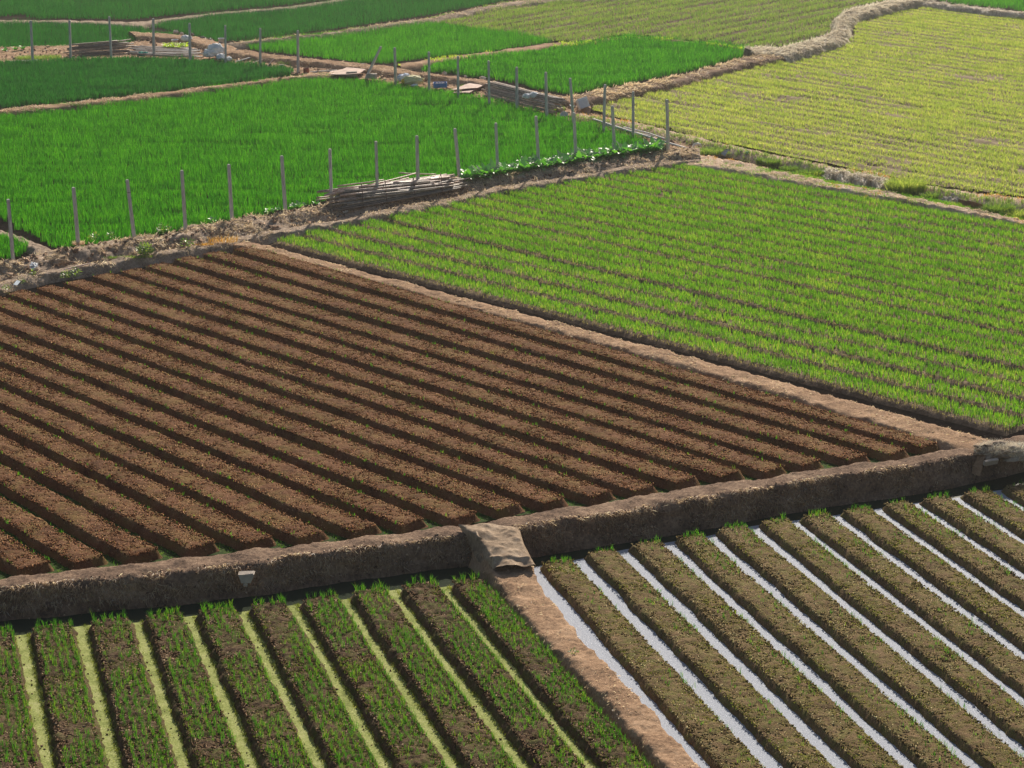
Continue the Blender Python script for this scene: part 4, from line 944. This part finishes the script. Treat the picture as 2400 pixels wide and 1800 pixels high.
# cloth on the ramp
rowsC = [[(1074,1236,.28),(1100,1238,.29),(1130,1236,.29),(1165,1232,.30),(1204,1236,.28),(1218,1240,.16)],
         [(1082,1250,.16),(1106,1254,.28),(1135,1252,.30),(1170,1250,.30),(1210,1252,.26),(1222,1262,.06)],
         [(1092,1272,-.04),(1122,1270,.22),(1150,1268,.25),(1182,1266,.25),(1219,1270,.20),(1228,1282,.0)],
         [(1108,1300,-.20),(1140,1292,.12),(1165,1290,.15),(1195,1288,.15),(1230,1292,.11),(1238,1300,-.05)],
         [(1124,1326,-.32),(1152,1314,.05),(1175,1313,.08),(1205,1310,.08),(1241,1314,.05),(1248,1322,-.1)],
         [(1140,1346,-.42),(1160,1332,-.02),(1180,1331,.02),(1212,1328,.02),(1252,1330,-.02),(1258,1337,-.14)]]
C0 = np.array([[G(*q) for q in r] for r in rowsC])
def refine(A, ax, k):
    n = A.shape[ax]; t = np.linspace(0, n-1, (n-1)*k+1); i = np.clip(t.astype(int), 0, n-2); f = (t-i)
    A0 = np.take(A, i, ax); A1 = np.take(A, i+1, ax); sh = [1]*A.ndim; sh[ax] = len(t); f = f.reshape(sh); return A0*(1-f)+A1*f
C1 = refine(refine(C0, 0, 14), 1, 14); C1 = smooth1(smooth1(C1, 0, 10), 1, 6)
C1[...,2] += fbm(C1[...,0], C1[...,1], 2.2, 3, 14, .6)*.045+.05
C1[...,2] += .02*np.sin(C1[...,0]*9+C1[...,1]*3+4*fbm(C1[...,0], C1[...,1], .8, 2, 15))
C1[...,2] += .05*np.exp(-((np.linspace(0,1,C1.shape[0])-.80)/.035)**2)[:,None]
o0 = C1[0,0].copy(); o = MB().grid(C1-o0, .012).build('ground_cloth', MAT['cloth'], smooth=True, label='muddy grey cloth draped over the ramp below the embankment', cat='cloth'); o.location = V3(o0)
rp = [G(1113,1240,.34),G(1118,1250,.36),G(1120,1258,.34),G(1128,1262,.34)]
MB().tube([q-rp[0] for q in resample(rp, 8)], .03, 6).build('cloth_roll', MAT['cloth'], smooth=True, label='twisted fold of cloth lying at the top left of the ramp', cat='cloth').location = V3(rp[0])
# slab in the embankment face
p = G(579,1335,.16); e = empty('stone_slab', V3(p), 'pale slab wedged in the face of the lower embankment', 'slab')
MB().box((0,-.12,-.05),(.34,.18,.05),.02,R(6),R(-3),.01,.01).build('slab_top', MAT['brick'], e)
m = MB(); m.add([(-.19,-.22,-.04),(.19,-.22,-.04),(.10,-.26,-.24),(-.12,-.26,-.24),(-.19,-.0,-.04),(.19,.0,-.04),(.1,-.04,-.24),(-.12,-.04,-.24)], [(0,3,2,1),(4,5,6,7),(0,1,5,4),(3,7,6,2),(0,4,7,3),(1,2,6,5)]); m.build('slab_support', MAT['brick'], e)
MB().blob((-.03,-.2,-.30),(.12,.10,.10),.3,2).build('slab_foot', MAT['stone'], e)
# heap of roots and rags at the right end of the embankment
for i, (x, y, z, s, lb) in enumerate([(2330,1058,.24,.9,'left grey heap of matted straw on the embankment at the right edge'),(2385,1062,.2,.9,'right grey heap of matted straw on the embankment at the right edge')]):
    p = G(x, y, z); o = MB().blob((0,0,.0),(1.0,.7,.42),.35,4,.1,.6,40+i,2.5).build('straw_heap', MAT['pale'] if i else MAT['bank'], smooth=True, label=lb, cat='heap', group='straw heaps at the end of the embankment'); o.location = V3(p)
    n = 1600; th = rng.uniform(0, 2*math.pi, n); ph = np.arccos(rng.uniform(0,1,n)); pp_ = np.stack([p[0]+.5*np.sin(ph)*np.cos(th), p[1]+.35*np.sin(ph)*np.sin(th), p[2]+.2*np.cos(ph)], -1)
    blades('loose_straw', pp_, .10*rng.uniform(.4,1.5,n), .014*np.ones(n), MAT['straw2'], 'loose straw over the %s heap at the right end of the embankment' % ('left','right')[i], 'straw', 2.5, 1)
block(2322,1090,.05,(.40,.08,.16),.35,MAT['brick'],'concrete_slab','grey slab piece sticking out of the straw at the right end of the embankment','slab',rx=.5)
# dried-mud hummocks at the left end of the upper bank
for i, (x, y, dx, lb) in enumerate([(22,640,1.0,'leftmost round hummock of dried mud on the upper bank'),(128,625,.95,'straw topped hummock of dried mud, second from the left'),(205,606,1.25,'broad hummock of dried mud under the second near post'),(318,584,1.1,'dark rounded hummock under the third near post'),(452,556,1.1,'hummock under the fourth near post')]):
    p = G(x, y, .2); o = MB().blob((0,.25,.08),(dx,.8,.58),.22,4,.1,.9,50+i,2.4).build('mud_hummock', MAT['bank'], smooth=True, label=lb, cat='hummock', group='dried mud hummocks on the upper bank'); o.location = V3(p)
    n = 900; th = rng.uniform(0, 2*math.pi, n); ph = np.arccos(rng.uniform(.2,1,n)); pp_ = np.stack([p[0]+dx*.5*np.sin(ph)*np.cos(th), p[1]+.25+.4*np.sin(ph)*np.sin(th), p[2]+.08+.29*np.cos(ph)], -1)
    blades('loose_straw', pp_, .07*rng.uniform(.4,1.5,n), .012*np.ones(n), MAT['straw'], 'straw over the mud hummock that is %s from the left' % ORD[i], 'straw', 3.0, 1)
rock(80,628,.45,.45, MAT['sackw'], 'crumpled pale plastic between the first two mud hummocks', 'plastic_rag', 'rag', seed=61, amp=.6, d=(1,.6,.5))
quad_board('metal_sheet', [(31,667),(40,657),(48,660),(40,668)], .42, MAT['film'], .01, 'grey sheet scrap on the narrow ridge at the left edge', 'sheet')
plank(150,631,.40,212,617,.40,.05,.03,MAT['bamb2'],'thin reddish stick lying on the ridge below the second hummock','stick','stick')

# ------------------------------------------------------------------ vegetables, weeds, shrubs
def leaf_geo(m, base, az, ln, wd, up, curl):
    n = 6; d = np.array([math.cos(az), math.sin(az)]); s = np.array([-d[1], d[0]])
    pts = []
    for i in range(n):
        t = i/(n-1); r = ln*(.25+.75*t); z = ln*(up*t-curl*t*t)
        ww = wd*math.sin(math.pi*min(1, .12+.88*t)**.8)*.5 if i < n-1 else .004
        c = np.array([base[0]+d[0]*r, base[1]+d[1]*r, base[2]+z+.0])
        pts.append([c+np.array([s[0]*ww, s[1]*ww, .25*ww]), c, c-np.array([s[0]*ww, s[1]*ww, -.25*ww])])
    m.grid(np.array(pts))
    m.add([base+np.array([0,0,-.0]), base+np.array([s[0]*.012, s[1]*.012, 0]), pts[0][1]], [(0,1,2)])
def veg_mesh(seed, nl, ln, wd, mat, up=1.0):
    random.seed(seed); m = MB()
    for k in range(nl):
        leaf_geo(m, np.array([random.uniform(-.04,.04), random.uniform(-.04,.04), 0]), k*2.4+random.uniform(-.3,.3), ln*random.uniform(.7,1.15), wd*random.uniform(.8,1.2), up*random.uniform(.5,1.4), random.uniform(.3,.9))
    me = bpy.data.meshes.new('plant'); me.from_pydata([tuple(v) for v in m.V], [], m.F); me.materials.append(mat)
    for p in me.polygons: p.use_smooth = True
    return me
VM = [veg_mesh(100+i, 13, .34, .19, MAT['cabb'], 1.1) for i in range(4)]
def plant(me, name, px, py, z, s, label, cat, group=None, rz=None):
    o = bpy.data.objects.new(name, me); col.objects.link(o); o.location = V3(G(px, py, z)); o.scale = (s, s, s*random.uniform(.85,1.15)); o.rotation_euler = (0,0,random.uniform(0,6.28) if rz is None else rz)
    return tag(o, label, cat, group)
xs = np.linspace(1092, 1548, 40)
for i, x in enumerate(xs):
    y = np.interp(x, [1087,1167,1262,1348,1440,1555], [423,409,396,382,368,350])
    for r_ in range(2):
        plant(VM[(i+r_)%4], 'vegetable_plant', x+random.uniform(-5,5), y+random.uniform(-2,1)-r_*6, .56-.12*r_, random.uniform(1.0, 1.45), 'broad leaved green vegetable in the row at the near posts right of the pile', 'vegetable', 'broad leaved vegetables along the near bank')
for x, y, s, lb in [(500,519,.55,'small leafy plant between the fourth and fifth near posts'),(631,497,.7,'bright leafy plant left of the sixth near post'),(652,494,.45,'tiny leafy plant touching the sixth near post on its left'),(690,489,.8,'leafy cabbage plant right of the sixth near post'),(705,486,.75,'second leafy plant further right of the sixth near post'),(741,478,.5,'small leafy plant left of the big pile end'),
                    (11,119,.7,'leftmost cabbage plant by the upper left field'),(36,117,.75,'second cabbage plant from the left by the upper left field'),(54,115,.8,'third cabbage plant just left of the first far post')]:
    plant(VM[int(x)%4], 'leafy_plant', x, y, .5 if y > 300 else .2, s, lb, 'plant')
LM_ = [veg_mesh(200+i, 10, .16, .10, MAT['lett'], 1.0) for i in range(2)]
for i in range(34):
    plant(LM_[i%2], 'lettuce', 386+random.uniform(0,52), 103+random.uniform(0,9), .25, random.uniform(.8,1.3), 'yellow-green lettuce plant in the small patch behind the fifth far post', 'lettuce', 'lettuces in the small patch')
def bush_mesh(seed, nl, rad, h, lf, mat):
    random.seed(seed); m = MB()
    for k in range(nl):
        a = random.uniform(0, 6.28); r = rad*random.random()**.5; z = h*random.uniform(.15, 1)*(1-.5*(r/rad)**2)
        c = np.array([r*math.cos(a), r*math.sin(a), z]); l = lf*random.uniform(.6, 1.3)
        d = Vector((math.cos(a)+random.uniform(-1,1), math.sin(a)+random.uniform(-1,1), random.uniform(-.3,1.1))).normalized(); sdv = d.cross(Vector((random.uniform(-1,1), random.uniform(-1,1), 1))).normalized()
        d = np.array(d)*l; w_ = np.array(sdv)*l*.32
        m.add([c, c+d*.45+w_, c+d, c+d*.45-w_], [(0,1,2,3)])
        if k % 5 == 0: m.tube([(r*.2*math.cos(a), r*.2*math.sin(a), 0), tuple(c)], .004, 4, False)
    me = bpy.data.meshes.new('weed_plant'); me.from_pydata([tuple(v) for v in m.V], [], m.F); me.materials.append(mat); return me
SM = [bush_mesh(300+i, 46, .13, .26, .075, MAT['shrub']) for i in range(3)]
for x, y, z, s, lb in [(221,562,.5,1.3,'yellow-green sprig between the second and third near posts, left one'),(259,557,.5,1.1,'yellow-green sprig left of the third near post'),(385,545,.5,1.8,'tall yellow-green sprig left of the fourth near post'),
                    (178,648,.25,1.3,'bright green weed on the ridge face below the second near post'),(155,651,.25,1.1,'small green weed left of the bright one on the ridge face'),(16,680,.2,1.0,'green weed on the ridge face at the left edge'),(78,645,.35,.9,'small weed on the ridge top near the left edge'),
                    (440,578,.35,1.6,'green weed on the ridge left of the orange grass'),(1342,1541,-.28,.8,'yellow-green weed on the left side of the lower bank'),(52,665,.3,.8,'tiny weed right of the grey sheet scrap')]:
    plant(SM[int(x)%3], 'weed_plant', x, y, z, s, lb, 'weed')
for i in range(9):
    plant(SM[i%3], 'weed_plant', 352+random.uniform(-20,20), 593+random.uniform(-6,6), .36, random.uniform(1.1,1.8), 'leafy sprig of the yellow-green bush on the ridge between the third and fourth near posts', 'weed', 'sprigs of the bush on the ridge')
def tuft(px, py, z, n, rad, h, wd, mat, label, name='grass_clump', cat='grass clump', lean=.9, ry=None):
    p = G(px, py, z); a = rng.uniform(0, 6.28, n); r = np.sqrt(rng.uniform(0,1,n))
    b = np.stack([r*np.cos(a)*rad, r*np.sin(a)*(ry or rad*.6), np.zeros(n)], -1)
    o = blades(name, b, h*rng.uniform(.5,1.15,n), wd*rng.uniform(.7,1.3,n), mat, None, None, lean, 2, az=a+rng.normal(0,.6,n), kind=None)
    o.location = V3(p); tag(o, label, cat); TOT[0] += n*3; return o
tuft(2124,452,.1,1500,.72,.62,.022,MAT['yell'],'big yellow-green grass clump in the ditch right of the straw matting')
tuft(2340,505,.05,1100,.50,.50,.022,MAT['shrub'],'dark green grass clump right of the brown boards')
tuft(2385,510,.05,700,.5,.32,.022,MAT['yell'],'low yellow-green grass at the right end of the ditch')
tuft(1788,385,.05,500,.24,.32,.02,MAT['shrub'],'left small shrubby clump in the ditch')
tuft(1813,391,.05,650,.28,.36,.02,MAT['shrub'],'right small shrubby clump in the ditch')
tuft(1900,411,.05,800,.6,.28,.02,MAT['shrub'],'leafy green clump left of the straw matting')
tuft(1850,400,.05,500,.4,.22,.02,MAT['shrub'],'low clump between the shrubs and the straw matting')
tuft(2180,470,.05,500,.3,.35,.02,MAT['shrub'],'grass between the big clump and the whitish rubble')
tuft(1665,358,.1,900,.8,.26,.02,MAT['oliv'],'grey-green weeds right of the white water outlet')
tuft(1300,262,.12,600,.5,.28,.022,MAT['shrub'],'yellow-green weeds at the right end of the far right pile')
tuft(522,567,.34,170,.55,.30,.012,MAT['orange'],'glowing orange dry grass on the ridge crest left of the fifth near post', ry=.2)
tuft(480,574,.34,140,.35,.10,.014,MAT['orange'],'short orange grass tailing off left along the ridge', ry=.12)
tuft(300,604,.34,500,.9,.09,.012,MAT['shrub'],'bright green short grass on the ridge top below the third near post', ry=.12)
tuft(184,573,.52,300,.22,.16,.013,MAT['straw'],'tan dry grass tuft at the foot of the second near post')
tuft(745,181,.14,250,.3,.10,.02,MAT['lett'],'tiny pale green patch at the end of the sandy path')
tuft(90,137,.14,900,1.3,.22,.02,MAT['oliv'],'low yellowish weeds between the first and second far posts', ry=.5)
tuft(700,152,.1,700,1.1,.25,.02,MAT['oliv'],'brownish weeds on the slope behind the clay pot', ry=.3)
tuft(1118,205,.1,600,.9,.2,.02,MAT['oliv'],'dry weeds behind the boards of the far right pile', ry=.3)
green_on('p8', 900, .14, .03, MAT['lett'], 'yellow-green weeds along the ridge above the bright green field', keep=lambda p: fbm(p[:,0],p[:,1],.5,2,82) > .1)
green_on('p7', 1200, .12, .03, MAT['shrub'], 'green weeds along the top ridge', keep=cl, vmax=.5)
green_on('d6a', 1700, .16, .020, MAT['oliv'], 'grey-green weeds on the ditch slope', vmin=.55)
green_on('d6a', 700, .12, .018, MAT['orange'], 'orange dry grass beside the yellow-green field', cat='dry grass', keep=cl, vmax=.6)
green_on('d6b', 500, .10, .018, MAT['orange'], 'orange dry grass on the path above the striped field', cat='dry grass', keep=cl)
# boards at the far right pile
quad_board('plywood_board', [(1056,210),(1112,190),(1144,193),(1120,206)], .34, MAT['board'], .03, 'long pinkish board lying left of the far right pile', 'board')
quad_board('plywood_board', [(1060,216),(1096,207),(1130,203),(1100,217)], .24, MAT['board'], .03, 'lower pinkish board sticking out left of the far right pile', 'board')
# waste plants along F1 vegetables done; red rag etc.
# ------------------------------------------------------------------ haze
hz = MB(); x0,x1,y0,y1,z0_,z1_ = -700,700,-30,1500,-2.5,26
bmh = bmesh.new(); bmesh.ops.create_cube(bmh, size=1)
for v in bmh.verts: v.co = Vector(((x0+x1)/2+v.co.x*(x1-x0), (y0+y1)/2+v.co.y*(y1-y0), (z0_+z1_)/2+v.co.z*(z1_-z0_)))
me = bpy.data.meshes.new('haze'); bmh.to_mesh(me); bmh.free(); ho = bpy.data.objects.new('haze', me); col.objects.link(ho); ho['kind'] = 'stuff'
hm = bpy.data.materials.new('haze_air'); hm.use_nodes = True; n = hm.node_tree; n.nodes.clear(); out = n.nodes.new('ShaderNodeOutputMaterial')
pv = n.nodes.new('ShaderNodeVolumePrincipled'); pv.inputs['Color'].default_value = (.93,.95,1,1); pv.inputs['Density'].default_value = HAZE; pv.inputs['Anisotropy'].default_value = .85
n.links.new(pv.outputs[0], out.inputs['Volume']); me.materials.append(hm)
print('tris', TOT[0], 'objects', len(bpy.data.objects))
